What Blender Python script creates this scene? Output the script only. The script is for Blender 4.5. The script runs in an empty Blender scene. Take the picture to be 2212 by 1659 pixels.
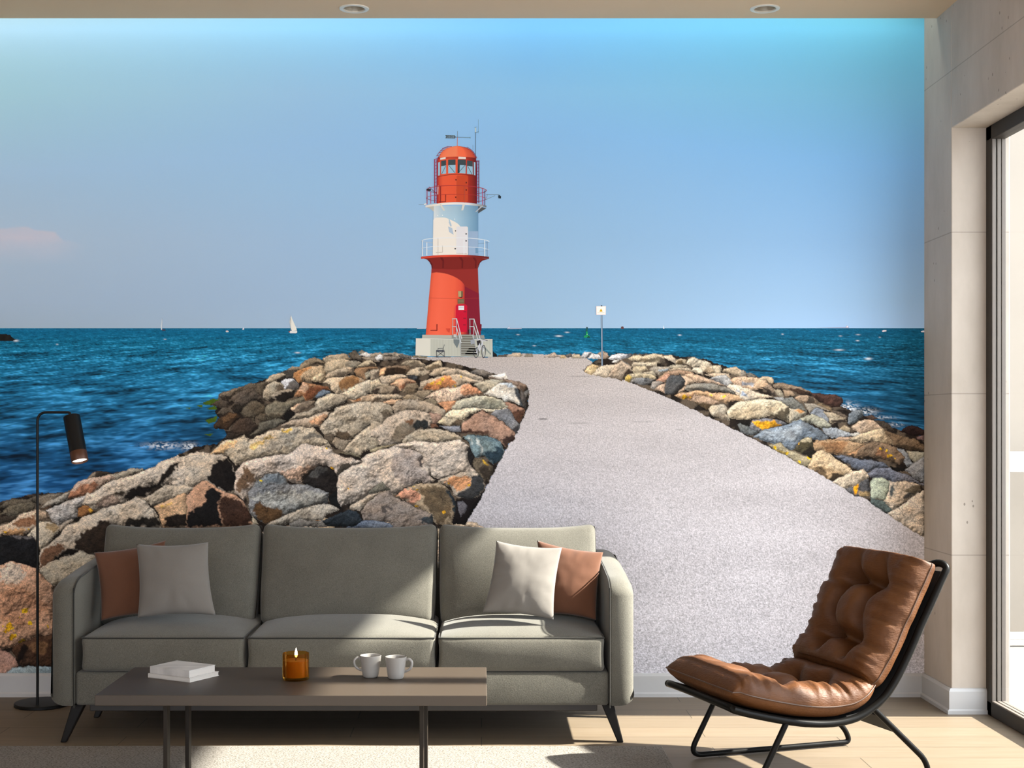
# A living room with a photo mural of a lighthouse pier on its back wall.
import bpy, bmesh, math, random
import numpy as np
from mathutils import Vector, Matrix

sc = bpy.context.scene
COL = sc.collection
rnd = random.Random(7)
PI = math.pi

# ------------------------------------------------------------------ camera numbers (metres)
F, CX, CY, EYE = 3000.0, 1040.0, 910.0, 1.2          # focal length, vanishing point, eye height
YB = 6.06                                             # back wall
XR = 1.931                                            # right wall
XL = -4.2                                            # left wall (outside the view)
CEIL = 2.909

def P(px, py, Y):
    return Vector(((px - CX) * Y / F, Y, EYE - (py - CY) * Y / F))

def lin(c):
    c = np.asarray(c, dtype=float) / 255.0
    return np.where(c <= 0.04045, c / 12.92, ((c + 0.055) / 1.055) ** 2.4)

# ------------------------------------------------------------------ object helpers
def wloc(o):
    v = Vector(o.location)
    while o.parent:
        o = o.parent
        v += Vector(o.location)
    return v

def thing(name, label, cat, loc=(0, 0, 0), group=None, parent=None):
    o = bpy.data.objects.new(name, None)
    COL.objects.link(o)
    o.empty_display_size = 0.05
    if parent:
        o.parent = parent
        o.location = Vector(loc) - wloc(parent)
    else:
        o.location = loc
        o['label'] = label
        o['category'] = cat
        if group:
            o['group'] = group
    return o

def tag(o, label, cat, group=None):
    o['label'] = label
    o['category'] = cat
    if group:
        o['group'] = group
    return o

def obj(name, bm_or_data, mat, parent=None, smooth=False, label=None, kind=None):
    """one mesh object; vertices are given in world coordinates"""
    me = bpy.data.meshes.new(name)
    off = wloc(parent) if parent else Vector((0, 0, 0))
    if isinstance(bm_or_data, bmesh.types.BMesh):
        bm_or_data.normal_update()
        bm_or_data.to_mesh(me)
        bm_or_data.free()
    else:
        v, f = bm_or_data
        me.from_pydata([tuple(x) for x in v], [], f)
    me.transform(Matrix.Translation(-off))
    me.update()
    if smooth:
        me.polygons.foreach_set('use_smooth', [True] * len(me.polygons))
        if smooth != 'all':
            try:
                me.set_sharp_from_angle(angle=math.radians(40))
            except Exception:
                pass
    if mat:
        me.materials.append(mat)
    o = bpy.data.objects.new(name, me)
    COL.objects.link(o)
    if parent:
        o.parent = parent
    if label:
        o['label'] = label
    if kind:
        o['kind'] = kind
    return o

def struct(name, data, mat, parent=None, smooth=False):
    o = obj(name, data, mat, parent, smooth)
    if not parent:
        o['kind'] = 'structure'
    return o

def copy_tree(o, parent=None):
    c = o.copy()
    COL.objects.link(c)
    if parent:
        c.parent = parent
    for ch in list(o.children):
        copy_tree(ch, c)
    return c

# ------------------------------------------------------------------ mesh helpers
def box_bm(x0, x1, y0, y1, z0, z1, bev=0.0, seg=2, bm=None):
    own = bmesh.new()
    r = bmesh.ops.create_cube(own, size=1.0)
    for v in own.verts:
        v.co = Vector(((x0 + x1) / 2 + v.co.x * (x1 - x0), (y0 + y1) / 2 + v.co.y * (y1 - y0), (z0 + z1) / 2 + v.co.z * (z1 - z0)))
    if bev > 0:
        bmesh.ops.bevel(own, geom=list(own.edges), offset=bev, segments=seg, profile=0.5, affect='EDGES')
    if bm is None:
        return own
    me = bpy.data.meshes.new('tmp')
    own.to_mesh(me)
    own.free()
    bm.from_mesh(me)
    bpy.data.meshes.remove(me)
    return bm

def catmull(pts, n=8, closed=False):
    pts = [Vector(p) for p in pts]
    out = []
    m = len(pts)
    rng = m if closed else m - 1
    for i in range(rng):
        if closed:
            p0, p1, p2, p3 = pts[(i - 1) % m], pts[i], pts[(i + 1) % m], pts[(i + 2) % m]
        else:
            p1, p2 = pts[i], pts[i + 1]
            p0 = pts[i - 1] if i > 0 else p1 * 2 - p2
            p3 = pts[i + 2] if i + 2 < m else p2 * 2 - p1
        for k in range(n):
            t = k / n
            out.append(0.5 * ((2 * p1) + (p2 - p0) * t + (2 * p0 - 5 * p1 + 4 * p2 - p3) * t * t + (3 * p1 - p0 - 3 * p2 + p3) * t ** 3))
    if not closed:
        out.append(pts[-1])
    return out

def fillet(pts, r, n=6):
    pts = [Vector(p) for p in pts]
    out = [pts[0]]
    for i in range(1, len(pts) - 1):
        a, b, c = pts[i - 1], pts[i], pts[i + 1]
        rr = r[i] if isinstance(r, (list, tuple)) else r
        u = (a - b)
        w = (c - b)
        d = min(rr, u.length * 0.48, w.length * 0.48)
        u.normalize()
        w.normalize()
        s, e = b + u * d, b + w * d
        for k in range(n + 1):
            t = k / n
            out.append(s * (1 - t) ** 2 + b * 2 * t * (1 - t) + e * t * t)
    out.append(pts[-1])
    return out

def tube_bm(pts, rad, seg=12, closed=False, bm=None, cap=True):
    bm = bm or bmesh.new()
    pts = [Vector(p) for p in pts]
    n = len(pts)
    rings = []
    prev = None
    for i in range(n):
        if closed:
            t = (pts[(i + 1) % n] - pts[i - 1])
        else:
            t = pts[min(i + 1, n - 1)] - pts[max(i - 1, 0)]
        t.normalize()
        if prev is None:
            up = Vector((0, 0, 1)) if abs(t.z) < 0.9 else Vector((1, 0, 0))
            a = t.cross(up).normalized()
        else:
            a = (prev - t * prev.dot(t)).normalized()
        b = t.cross(a)
        prev = a
        r = rad[i] if isinstance(rad, (list, tuple)) else rad
        rings.append([bm.verts.new(pts[i] + (a * math.cos(2 * PI * k / seg) + b * math.sin(2 * PI * k / seg)) * r) for k in range(seg)])
    for i in range(n if closed else n - 1):
        r0, r1 = rings[i], rings[(i + 1) % n]
        for k in range(seg):
            bm.faces.new((r0[k], r0[(k + 1) % seg], r1[(k + 1) % seg], r1[k]))
    if cap and not closed:
        bm.faces.new(list(reversed(rings[0])))
        bm.faces.new(rings[-1])
    bmesh.ops.recalc_face_normals(bm, faces=list(bm.faces))
    return bm

def lathe_bm(profile, c=(0, 0, 0), seg=40, mtx=None, bm=None):
    """profile: (radius, height) list; spun about z through c"""
    bm = bm or bmesh.new()
    rings = []
    for r, h in profile:
        if r < 1e-6:
            v = Vector((0, 0, h))
            rings.append([v])
        else:
            rings.append([Vector((r * math.cos(2 * PI * k / seg), r * math.sin(2 * PI * k / seg), h)) for k in range(seg)])
    M = mtx or Matrix.Translation(Vector(c))
    rv = [[bm.verts.new(M @ v) for v in ring] for ring in rings]
    for a, b in zip(rv[:-1], rv[1:]):
        for k in range(seg):
            k2 = (k + 1) % seg
            if len(a) == 1 and len(b) > 1:
                bm.faces.new((a[0], b[k], b[k2]))
            elif len(b) == 1 and len(a) > 1:
                bm.faces.new((a[k], a[k2], b[0]))
            elif len(a) > 1:
                bm.faces.new((a[k], a[k2], b[k2], b[k]))
    bmesh.ops.recalc_face_normals(bm, faces=list(bm.faces))
    return bm

def cube_grid(n):
    """points of a subdivided cube surface in [-1,1]^3 with quads"""
    idx, verts, faces = {}, [], []
    def vid(p):
        k = tuple(round(x, 6) for x in p)
        if k not in idx:
            idx[k] = len(verts)
            verts.append(Vector(p))
        return idx[k]
    g = [-1 + 2 * i / n for i in range(n + 1)]
    for ax in range(3):
        for s in (-1, 1):
            for i in range(n):
                for j in range(n):
                    q = []
                    for (a, b) in ((g[i], g[j]), (g[i + 1], g[j]), (g[i + 1], g[j + 1]), (g[i], g[j + 1])):
                        p = [0, 0, 0]
                        p[ax] = s
                        p[(ax + 1) % 3] = a
                        p[(ax + 2) % 3] = b
                        q.append(vid(p))
                    faces.append(q if s > 0 else q[::-1])
    return verts, faces

# ------------------------------------------------------------------ noise for the printed picture and soft goods
_rs = np.random.RandomState(11)
_TAB = _rs.rand(256, 256)
def vnoise(x, y):
    xi, yi = np.floor(x).astype(int), np.floor(y).astype(int)
    fx, fy = x - xi, y - yi
    fx, fy = fx * fx * (3 - 2 * fx), fy * fy * (3 - 2 * fy)
    a, b = _TAB[yi % 256, xi % 256], _TAB[yi % 256, (xi + 1) % 256]
    c, d = _TAB[(yi + 1) % 256, xi % 256], _TAB[(yi + 1) % 256, (xi + 1) % 256]
    return (a + (b - a) * fx) * (1 - fy) + (c + (d - c) * fx) * fy
def fbm(x, y, o=4, g=0.5):
    s, a, t = 0, 1.0, 0
    for i in range(o):
        s = s + a * vnoise(x * 2 ** i + 17.3 * i, y * 2 ** i + 31.7 * i)
        t += a
        a *= g
    return s / t

# ------------------------------------------------------------------ materials
def mat(name):
    m = bpy.data.materials.new(name)
    m.use_nodes = True
    nt = m.node_tree
    return m, nt, nt.nodes['Principled BSDF']

def N(nt, typ, **kw):
    n = nt.nodes.new(typ)
    for k, v in kw.items():
        if k in n.inputs.keys():
            n.inputs[k].default_value = v
        else:
            setattr(n, k, v)
    return n

def ramp(nt, fac, stops):
    r = nt.nodes.new('ShaderNodeValToRGB')
    e = r.color_ramp.elements
    while len(e) < len(stops):
        e.new(0.5)
    for i, (p, c) in enumerate(stops):
        e[i].position = p
        e[i].color = (*c, 1)
    nt.links.new(fac, r.inputs[0])
    return r.outputs[0]

def rgb(r, g, b):
    return tuple(float(x) for x in lin((r, g, b)))

def plain(name, c, rough=0.5, metal=0.0, spec=0.5, var=0.06, scale=30.0, bump=0.0, bscale=300.0, sheen=0.0, stretch=(1, 1, 1)):
    m, nt, b = mat(name)
    tc = N(nt, 'ShaderNodeTexCoord')
    mp = N(nt, 'ShaderNodeMapping')
    mp.inputs['Scale'].default_value = stretch
    nt.links.new(tc.outputs['Object'], mp.inputs['Vector'])
    nz = N(nt, 'ShaderNodeTexNoise', Scale=scale, Detail=4.0)
    nt.links.new(mp.outputs[0], nz.inputs['Vector'])
    c = np.array(c)
    lo, hi = tuple(c * (1 - var)), tuple(np.minimum(c * (1 + var), 0.98))
    nt.links.new(ramp(nt, nz.outputs['Fac'], [(0.3, lo), (0.7, hi)]), b.inputs['Base Color'])
    b.inputs['Roughness'].default_value = rough
    b.inputs['Metallic'].default_value = metal
    b.inputs['Specular IOR Level'].default_value = spec
    if sheen:
        b.inputs['Sheen Weight'].default_value = sheen
    if bump:
        n2 = N(nt, 'ShaderNodeTexNoise', Scale=bscale, Detail=2.0)
        nt.links.new(mp.outputs[0], n2.inputs['Vector'])
        bp = N(nt, 'ShaderNodeBump', Strength=bump, Distance=0.002)
        nt.links.new(n2.outputs['Fac'], bp.inputs['Height'])
        nt.links.new(bp.outputs[0], b.inputs['Normal'])
    return m
ROCKS = """
A 168,150,125 1530,185 1600,150 1700,140 1830,135 1860,190 1800,230 1700,250 1570,240
A 90,80,68 1830,145 1870,110 1920,90 1950,125 2000,180 1990,215 1900,200
A 120,110,95 1950,120 2000,90 2060,125 2000,150
A 215,207,198 1960,155 2040,115 2120,135 2180,160 2080,175
A 150,135,118 1990,180 2100,165 2212,150 2212,230 2060,215
A 140,122,98 1240,300 1330,205 1430,180 1500,195 1560,240 1555,265 1450,260 1400,270 1280,330
+ 60,48,38 1400,260 1440,235 1540,240 1555,265
A 160,140,115 1100,330 1170,285 1250,285 1240,330 1150,340
A 75,68,60 1030,350 1110,325 1230,335 1225,375 1160,420 1100,430 1090,390
A 172,155,130 1560,245 1650,200 1760,190 1850,210 1900,290 1700,330 1570,380 1550,330
A 140,128,110 1800,245 1870,210 1960,225 1995,240 1940,290 1880,300 1800,280
A 190,170,140 1930,295 2010,235 2100,200 2160,250 2170,280 2080,285
+ 70,58,48 2060,285 2110,240 2160,250 2165,285
A 134,106,80 1900,345 1930,305 2080,290 2180,290 2200,310 2080,330 2050,380 2090,400 2030,465 1990,420 1930,395
A 178,160,135 845,470 900,400 940,375 985,370 1060,355 1105,395 1080,430 1000,440 950,470 880,475
+ 62,54,46 1000,440 1060,400 1105,395 1100,425 1050,440 990,465
A 208,205,205 1030,480 1080,435 1170,425 1190,440 1250,500 1240,540 1150,565 1085,570 1075,520
+ 105,98,92 1085,570 1110,510 1180,450 1255,500 1240,540 1150,565
A 188,160,126 1185,420 1200,370 1290,310 1400,275 1540,270 1555,350 1560,400 1530,480 1400,460 1300,455 1250,490 1210,440
+ 178,124,78 1185,420 1200,370 1290,310 1400,280 1390,320 1290,360 1260,420 1300,450 1250,490
+ 222,200,165 1405,440 1450,380 1540,370 1555,420 1525,480 1440,470
A 175,155,130 1560,400 1600,360 1700,320 1830,285 1895,300 1880,340 1780,400 1640,435 1565,430
+ 120,105,88 1560,430 1640,400 1780,350 1880,340 1780,400 1640,435
A 100,88,72 740,490 830,460 850,470 900,480 850,520 820,600 790,640 750,560
A 95,84,70 500,580 560,530 680,480 745,485 760,540 700,570 600,580
A 112,98,82 300,620 360,595 470,550 620,510 560,560 490,590 450,640 420,655 310,640
A 55,46,38 300,640 420,650 440,680 330,675
A 88,78,68 430,660 520,590 640,550 720,555 760,600 830,680 760,690 640,730 560,755 480,730
A 172,158,136 820,640 830,560 880,500 960,460 1030,480 1075,520 1085,570 1000,590 940,640 870,690 820,670
+ 110,96,80 975,560 1010,500 1060,510 1075,560 1020,575
A 150,136,118 900,640 960,600 1040,570 1150,555 1240,550 1210,600 1190,650 1100,700 1030,715 960,680
+ 32,26,22 960,640 1080,600 1180,560 1220,560 1190,650 1110,700 1030,715 970,680
A 165,120,85 1195,640 1230,570 1300,470 1440,490 1500,500 1600,520 1620,560 1480,590 1440,660 1330,690 1290,640
+ 198,160,130 1230,580 1300,470 1360,500 1370,560 1310,610
+ 124,78,52 1310,620 1370,550 1470,500 1600,520 1610,555 1470,600 1430,660 1340,680
A 100,110,120 1440,660 1480,590 1540,560 1620,580 1630,600 1560,640 1490,665
+ 50,55,62 1470,665 1500,640 1560,610 1600,625 1540,650
A 190,168,140 1540,470 1580,435 1700,420 1780,400 1870,380 1990,430 2030,470 1960,520 1850,570 1760,620 1720,630 1640,560 1620,500
+ 150,110,72 1720,480 1780,410 1880,385 2000,430 1990,480 1880,520 1760,575 1740,520
+ 205,186,158 1540,470 1600,440 1680,450 1640,500 1590,500
A 165,152,130 2030,370 2140,320 2212,315 2212,440 2120,400 2040,440
+ 90,75,60 2130,390 2160,330 2212,320 2212,430
A 198,182,158 1720,630 1800,570 1950,500 2080,440 2212,430 2212,560 2060,620 1900,690 1830,660 1790,620
+ 90,78,60 2120,580 2150,540 2212,530 2212,620 2140,610
A 180,155,128 1830,680 1900,690 2060,620 2212,600 2212,700 2120,720 1990,710 1900,720
+ 150,100,65 1890,680 1980,650 1995,690 1900,705
A 72,62,52 190,750 260,700 340,680 410,710 400,780 300,770
A 90,80,68 270,850 330,775 380,775 430,820 340,860
A 40,34,28 430,780 480,735 560,755 600,750 540,830 500,870
A 56,42,30 230,990 290,900 420,820 500,850 560,900 470,950 400,1040 260,1035
+ 92,68,46 330,900 420,830 500,860 420,930 350,950
A 84,74,60 545,850 600,760 690,700 780,705 850,760 840,830 740,880 720,950 640,900 570,880
A 110,102,86 840,790 870,730 960,690 1040,720 1180,690 1300,630 1330,670 1240,740 1140,800 1050,870 900,920 850,900
+ 80,72,58 840,860 950,840 1060,850 900,920
A 90,78,62 730,900 790,840 850,850 860,920 790,945
A 130,115,98 1150,800 1230,730 1330,695 1440,700 1430,740 1300,810 1200,850
+ 205,170,140 1140,800 1190,735 1265,725 1200,780 1170,810
A 20,17,15 1050,880 1110,805 1180,830 1200,860 1130,945 1090,930
A 154,142,124 1430,730 1480,670 1640,605 1790,625 1830,660 1790,720 1690,770 1560,830 1400,880 1240,920 1130,945 1200,860 1330,810 1440,770
+ 185,172,150 1430,730 1480,670 1640,605 1720,620 1600,700 1500,730
A 68,55,45 420,1050 470,950 560,910 660,905 720,960 750,1010 680,1080 560,1090 480,1080
A 55,46,38 360,1150 400,1070 480,1080 600,1070 650,1110 560,1110 470,1150 400,1165
A 92,86,74 640,1130 760,1030 760,960 860,920 1000,900 1090,930 1000,990 900,1040 760,1100
A 170,152,132 1000,1010 1080,960 1240,920 1400,880 1560,830 1620,830 1560,900 1500,1000 1380,1000 1240,1000
+ 200,155,120 1370,960 1440,890 1570,850 1570,890 1500,1000
A 176,164,146 1510,1040 1530,970 1620,850 1700,780 1830,730 1990,700 2130,700 2212,740 2212,950 2080,990 1990,1060 1900,1130 1800,1170 1650,1100 1550,1100
+ 150,138,120 1700,1010 1800,900 2100,880 2212,900 2212,950 2080,990 1990,1060 1900,1130 1840,1080
+ 88,75,60 1690,1010 1740,1050 1840,1085 1900,1130 1790,1170 1690,1150
+ 180,166,146 1510,1040 1600,960 1720,960 1690,1050 1670,1130 1550,1100
A 112,97,80 1545,1100 1660,1090 1670,1180 1620,1200 1560,1150
A 140,126,108 1650,1190 1690,1130 1800,1170 1900,1150 1780,1290 1690,1250
A 185,170,148 1780,1290 1880,1160 1990,1060 2080,1000 2212,960 2212,1250 2050,1290 1980,1340 1850,1310
+ 60,50,40 2165,1250 2212,1170 2212,1240
A 120,110,90 1700,1300 1850,1310 1980,1340 1985,1370 1800,1330
B 150,138,122 0,140 60,125 200,115 330,120 440,150 490,165 480,190 330,190 200,200 0,180
+ 60,54,48 140,150 240,130 290,150 250,165
B 215,210,205 50,180 110,140 150,150 140,205 80,215
B 130,120,108 150,170 200,160 330,170 340,200 160,210
B 95,90,84 330,150 400,135 480,160 495,190 360,190
B 150,140,120 500,160 560,150 680,165 675,185 510,185
B 178,160,134 370,250 420,215 520,205 600,225 660,265 620,290 480,290 400,280
+ 130,115,96 440,260 560,220 650,265 560,290
B 120,100,80 110,390 120,310 190,280 330,265 470,280 480,320 430,370 330,385 150,395
+ 205,160,120 110,390 120,310 170,285 190,300 160,390
+ 48,36,26 165,390 190,310 330,290 430,330 420,370 330,385
B 178,162,136 640,290 760,230 820,210 860,260 860,290 730,330 690,340
+ 110,95,75 650,320 740,260 840,265 850,290 720,330
B 182,164,140 430,380 480,320 560,290 620,290 690,340 730,380 700,400 560,395
+ 100,85,68 560,335 600,300 650,320 620,340
+ 90,75,60 655,395 700,355 740,385 700,400
B 168,152,130 690,390 760,320 860,290 960,300 1000,320 930,340 850,390 760,410
B 186,168,146 850,385 880,320 960,310 1060,310 1140,330 1240,370 1330,410 1350,460 1270,440 1100,390 950,390
+ 80,70,60 850,345 880,310 920,330 860,350
B 120,112,104 1190,350 1280,315 1350,330 1450,370 1460,385 1370,410 1290,380
B 236,228,218 1400,405 1530,375 1610,360 1640,435 1560,435
B 130,110,95 1370,420 1450,410 1560,435 1640,440 1800,470 1870,510 1860,560 1830,600 1750,540 1600,460 1450,440
+ 90,74,62 1780,520 1870,510 1855,570 1830,600
B 185,165,140 0,460 0,340 110,310 110,390 100,430
+ 110,95,80 30,390 100,330 110,400 60,440
B 178,160,138 110,430 130,400 330,375 420,385 470,410 330,430 230,490 140,500
B 70,70,72 440,410 500,385 560,400 560,430 530,445
B 190,154,124 230,500 330,430 440,420 530,450 560,480 430,490 390,560 350,580 320,530
+ 178,124,92 330,530 400,490 560,470 500,520 400,560
B 120,105,85 370,600 390,560 440,500 560,480 575,540 540,590 440,620
B 190,175,150 0,470 100,440 140,500 230,490 200,510 50,540 0,590
B 144,128,108 10,620 50,540 200,505 290,520 350,570 360,610 200,615 70,620
+ 55,45,38 10,610 60,540 110,560 100,610
+ 60,50,44 270,610 290,525 350,570 360,610
B 182,164,142 580,560 600,470 680,440 820,410 980,380 1100,390 1200,420 1350,465 1260,490 1180,480 1060,520 900,540 780,580 640,570
+ 192,128,84 610,550 680,490 800,430 960,385 1030,500 920,540 780,570
* 215,170,60 730,480,22
* 215,170,60 810,480,22
* 215,170,60 860,440,14
* 215,170,60 1015,510,14
* 215,170,60 1080,415,10
B 135,120,100 520,620 580,570 700,570 760,590 690,640 640,670 560,650
B 145,130,108 380,680 420,630 520,620 640,670 640,690 480,690
+ 70,58,48 560,650 640,640 660,670 600,675
B 180,160,135 0,640 120,620 300,620 400,640 370,680 200,680 0,720
+ 90,75,60 0,690 60,660 160,650 100,690 20,710
B 205,165,130 140,710 250,680 420,690 340,730 200,740
B 198,174,152 650,670 760,590 900,535 1060,520 1170,485 1350,590 1250,630 1130,650 1040,680 1000,710 820,730 780,680
+ 202,144,108 1050,580 1090,520 1180,485 1250,510 1350,590 1260,620 1100,640
B 190,140,105 800,720 1000,690 1050,700 970,790 900,830 860,760
B 140,128,108 640,690 740,665 800,710 790,750 700,720
B 170,160,140 1240,500 1300,470 1450,440 1560,440 1600,465 1450,550 1350,590
B 206,199,187 1350,610 1400,560 1560,470 1660,475 1740,530 1780,600 1800,690 1830,770 1720,700 1600,690 1560,650 1450,640
+ 165,175,185 1540,480 1660,475 1740,530 1650,540
+ 70,74,78 1735,540 1790,525 1830,590 1860,680 1860,780 1840,800 1800,770 1740,610
+ 170,160,145 1600,690 1760,680 1730,720
B 78,72,68 1790,525 1830,590 1860,680 1860,780 1840,800 1800,700
B 100,95,90 1830,600 1870,565 1905,570 1870,640 1850,660
B 148,112,92 1600,700 1700,720 1830,790 1840,830 1780,960 1700,850 1640,780
+ 90,62,48 1690,840 1830,800 1840,840 1770,960
B 178,171,150 960,780 1040,700 1150,660 1330,630 1480,650 1580,680 1640,760 1610,800 1480,800 1250,790 1000,800
+ 132,130,114 1300,690 1420,650 1560,700 1620,760 1500,780 1400,760
B 218,203,174 880,870 960,800 1250,785 1500,800 1620,770 1640,790 1480,840 1330,800 1200,860 1100,920 940,900
B 178,163,138 800,960 860,890 900,870 940,900 1100,920 1130,940 1060,990 960,990
+ 100,85,68 970,960 1060,910 1120,930 1050,990 960,995
+ 215,195,160 800,960 860,900 900,950 860,1000
B 120,120,122 1440,860 1520,800 1640,780 1700,850 1780,980 1790,1030 1720,1110 1690,1040 1600,960 1500,890
+ 60,58,60 1690,1040 1780,985 1785,1040 1720,1110
B 150,120,102 1065,1045 1090,970 1200,880 1340,800 1430,860 1500,890 1590,960 1690,1050 1720,1110 1720,1150 1620,1240 1580,1200 1540,1160 1400,1110 1200,1070 1070,1070
+ 85,60,48 1065,1040 1180,1040 1300,1050 1420,1070 1420,1115 1250,1090 1080,1075
+ 60,44,38 1560,1160 1720,1110 1715,1160 1620,1240 1580,1200
B 154,139,121 250,780 300,710 420,690 560,680 700,715 820,760 900,800 890,870 830,900 720,850 600,820 440,810 300,870
B 160,130,112 700,840 830,850 860,900 800,960 750,980
B 168,154,134 0,720 130,710 250,760 280,860 200,930 150,960 50,920 0,900
+ 110,98,82 120,830 190,790 270,870 170,930
B 155,142,124 0,920 150,960 120,1010 0,1050
B 172,156,138 0,1030 160,960 220,900 420,810 600,825 700,850 750,950 720,1000 560,1040 440,1130 330,1210 200,1240 110,1220 80,1140 0,1130
+ 122,110,94 330,1000 420,920 510,950 560,1010 440,1120 330,1210 250,1150
+ 42,44,44 505,1000 540,930 660,940 720,980 700,1010 560,1040
+ 110,80,58 410,920 500,905 520,960 480,985
B 120,85,65 720,970 780,965 815,1010 730,1015
B 160,148,128 0,1130 80,1140 90,1200 60,1250 0,1250
+ 25,22,20 70,1250 90,1190 110,1220 110,1250
B 150,138,112 0,1270 140,1230 330,1210 160,1260 40,1310 0,1310
E 84,76,64 0,760 60,690 150,645 330,650 430,610 600,590 770,580 700,640 600,690 480,740 380,700 200,750
E 120,110,97 440,640 600,590 760,585 640,680 520,740 460,700
E 92,84,70 0,830 130,720 380,680 430,720 420,770 300,800 180,850 20,850
E 60,50,42 1030,410 1120,330 1210,315 1350,340 1240,370 1150,390
+ 130,115,98 1030,410 1110,340 1150,330 1130,385
E 152,140,122 1280,440 1240,370 1400,340 1560,285 1700,280 1720,300 1500,380 1350,440
E 180,154,134 800,660 850,560 930,460 1060,400 1200,380 1330,360 1400,400 1280,450 1200,510 1060,600 940,640
+ 162,112,84 800,660 850,570 1000,470 1130,450 1180,500 1060,600 940,640
E 152,142,128 480,770 560,690 760,590 840,560 810,660 700,700 560,760
E 80,62,48 480,780 600,730 620,745 560,790
E 178,170,162 550,800 700,720 900,660 1060,605 1010,700 940,760 930,870 820,900 700,970 620,920 580,830
C 182,166,143 275,340 440,190 560,160 700,110 760,160 1000,60 1280,10 1400,10 1550,5 1650,130 1760,280 1600,230 1200,330 880,400 690,450 600,480 560,420 490,360
+ 202,165,122 300,330 440,200 560,170 620,210 450,300 420,350
+ 196,164,104 760,230 900,170 1040,100 1050,140 930,220 800,290
+ 206,166,70 1150,70 1280,15 1280,45 1180,90
+ 152,142,127 880,330 1100,150 1300,60 1400,60 1250,250 1000,330
+ 128,120,108 1390,170 1480,80 1560,90 1640,130 1500,150
C 187,171,156 580,800 620,640 600,560 690,450 880,400 1200,330 1400,230 1600,230 1770,290 1900,350 2110,400 2050,460 1980,490 1900,500 1800,580 1700,480 1600,460 1400,600 1370,690 1200,620 1100,570 900,600 740,820 680,900
+ 110,88,68 620,720 680,560 720,480 760,560 860,580 820,660 740,700 700,760 640,800
+ 196,164,140 1100,560 1250,520 1500,460 1590,460 1400,600 1370,680 1250,640
* 225,170,40 1690,272,16
* 225,165,40 1740,515,20
C 30,26,24 1380,690 1460,600 1590,460 1700,490 1800,570 1870,660 1860,740 1800,800 1720,790 1620,740 1480,710
+ 62,60,57 1460,600 1590,470 1700,500 1690,540 1560,620
C 64,58,50 1800,580 1880,450 1960,450 1990,490 1900,560 1830,600
C 14,16,16 1730,830 1860,740 1950,780 1950,850 1860,990 1760,940 1720,880
D 188,173,157 -160,700 0,590 130,530 110,480 250,420 480,350 600,370 830,440 860,520 920,640 930,720 1000,760 960,800 780,770 700,830 620,850 540,930 400,900 300,830 200,930 0,1060 -120,1080 -160,980
+ 148,136,127 460,520 600,380 740,390 830,450 800,570 850,610 1000,750 960,790 770,770 700,830 560,800 500,660
+ 70,66,66 800,570 835,470 855,520 850,580
* 225,170,40 -20,835,12
D 166,153,133 600,290 640,230 760,160 950,135 1100,150 1200,190 1310,240 1310,285 900,285 620,310
D 132,132,137 1040,110 1290,110 1300,180 1200,180
D 191,176,160 480,350 620,310 900,285 1300,285 1390,330 1380,430 1400,530 1440,600 1500,670 1300,650 1060,750 950,710 920,620 860,520 830,440 720,390 600,370
D 30,28,28 1380,380 1415,340 1440,420 1480,460 1440,540 1420,580 1390,520
D 105,122,125 1310,230 1400,205 1700,250 1780,290 1830,400 1780,520 1690,570 1640,520 1570,470 1480,490 1440,420 1400,300
+ 46,63,73 1590,430 1690,420 1770,340 1830,400 1780,500 1700,570 1640,520
+ 82,100,107 1330,215 1700,255 1780,300 1620,280 1420,240
+ 175,178,172 1480,270 1500,265 1580,460 1560,465
+ 165,170,165 1380,240 1395,240 1440,330 1425,330
D 95,85,70 1440,560 1480,500 1560,490 1680,590 1690,630 1660,720 1570,750 1510,690 1470,620
+ 195,155,45 1540,520 1570,515 1640,590 1600,570
+ 58,50,42 1500,620 1600,590 1660,640 1640,720 1570,740
D 18,14,14 1240,990 1500,980 1600,870 1600,900 1350,1290 1200,1280
D 165,151,134 1030,780 1100,730 1300,650 1440,640 1530,690 1600,800 1600,860 1500,980 1380,990 1230,930 1190,850 1060,790
+ 192,140,100 1120,780 1200,710 1330,700 1420,730 1420,830 1260,890 1190,840
+ 56,56,56 1230,930 1400,860 1430,720 1530,690 1600,820 1500,980 1350,990
* 215,165,50 1175,810,16
* 215,165,50 1385,815,14
D 88,85,88 1260,1010 1330,1010 1380,1060 1350,1150 1300,1200 1270,1110
D 152,134,110 540,950 620,850 700,830 770,790 960,800 1060,790 1150,850 1230,960 1260,1050 1220,1200 1200,1290 1030,1290 900,1160 760,1060
+ 186,134,108 540,940 630,850 760,860 830,950 740,1030 610,990
+ 100,85,65 830,880 1000,820 1130,880 1190,1000 1180,1200 1040,1280 960,1160 860,1050
+ 46,54,58 1130,880 1230,960 1260,1060 1210,1200 1180,1000
* 220,165,40 775,1058,16
* 220,165,40 1110,1135,16
* 220,165,40 735,832,12
* 220,165,40 770,870,16
D 130,118,108 100,1120 200,1000 320,920 440,890 540,970 680,1030 850,1120 960,1160 1000,1290 960,1330 500,1340 420,1250 130,1230
+ 172,157,138 0,1080 200,930 440,890 320,930 200,1010 100,1110 20,1100
+ 78,73,70 350,1070 470,1050 480,1120 390,1150
+ 56,62,66 820,1240 960,1160 1020,1190 1000,1290 860,1290
D 172,157,138 -30,1100 0,1060 200,930 440,890 320,930 200,1010 100,1120 20,1110
D 100,98,88 200,900 300,810 370,780 470,880 340,900 220,920
D 105,115,130 -60,1330 0,1290 130,1235 300,1230 450,1270 490,1305 480,1340
C 122,122,122 740,800 850,660 960,590 1130,560 1200,630 1250,690 1480,710 1640,750 1730,780 1715,930 1480,960 1230,1050 1130,1130 960,1190 880,1150 790,1020 750,900
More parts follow.
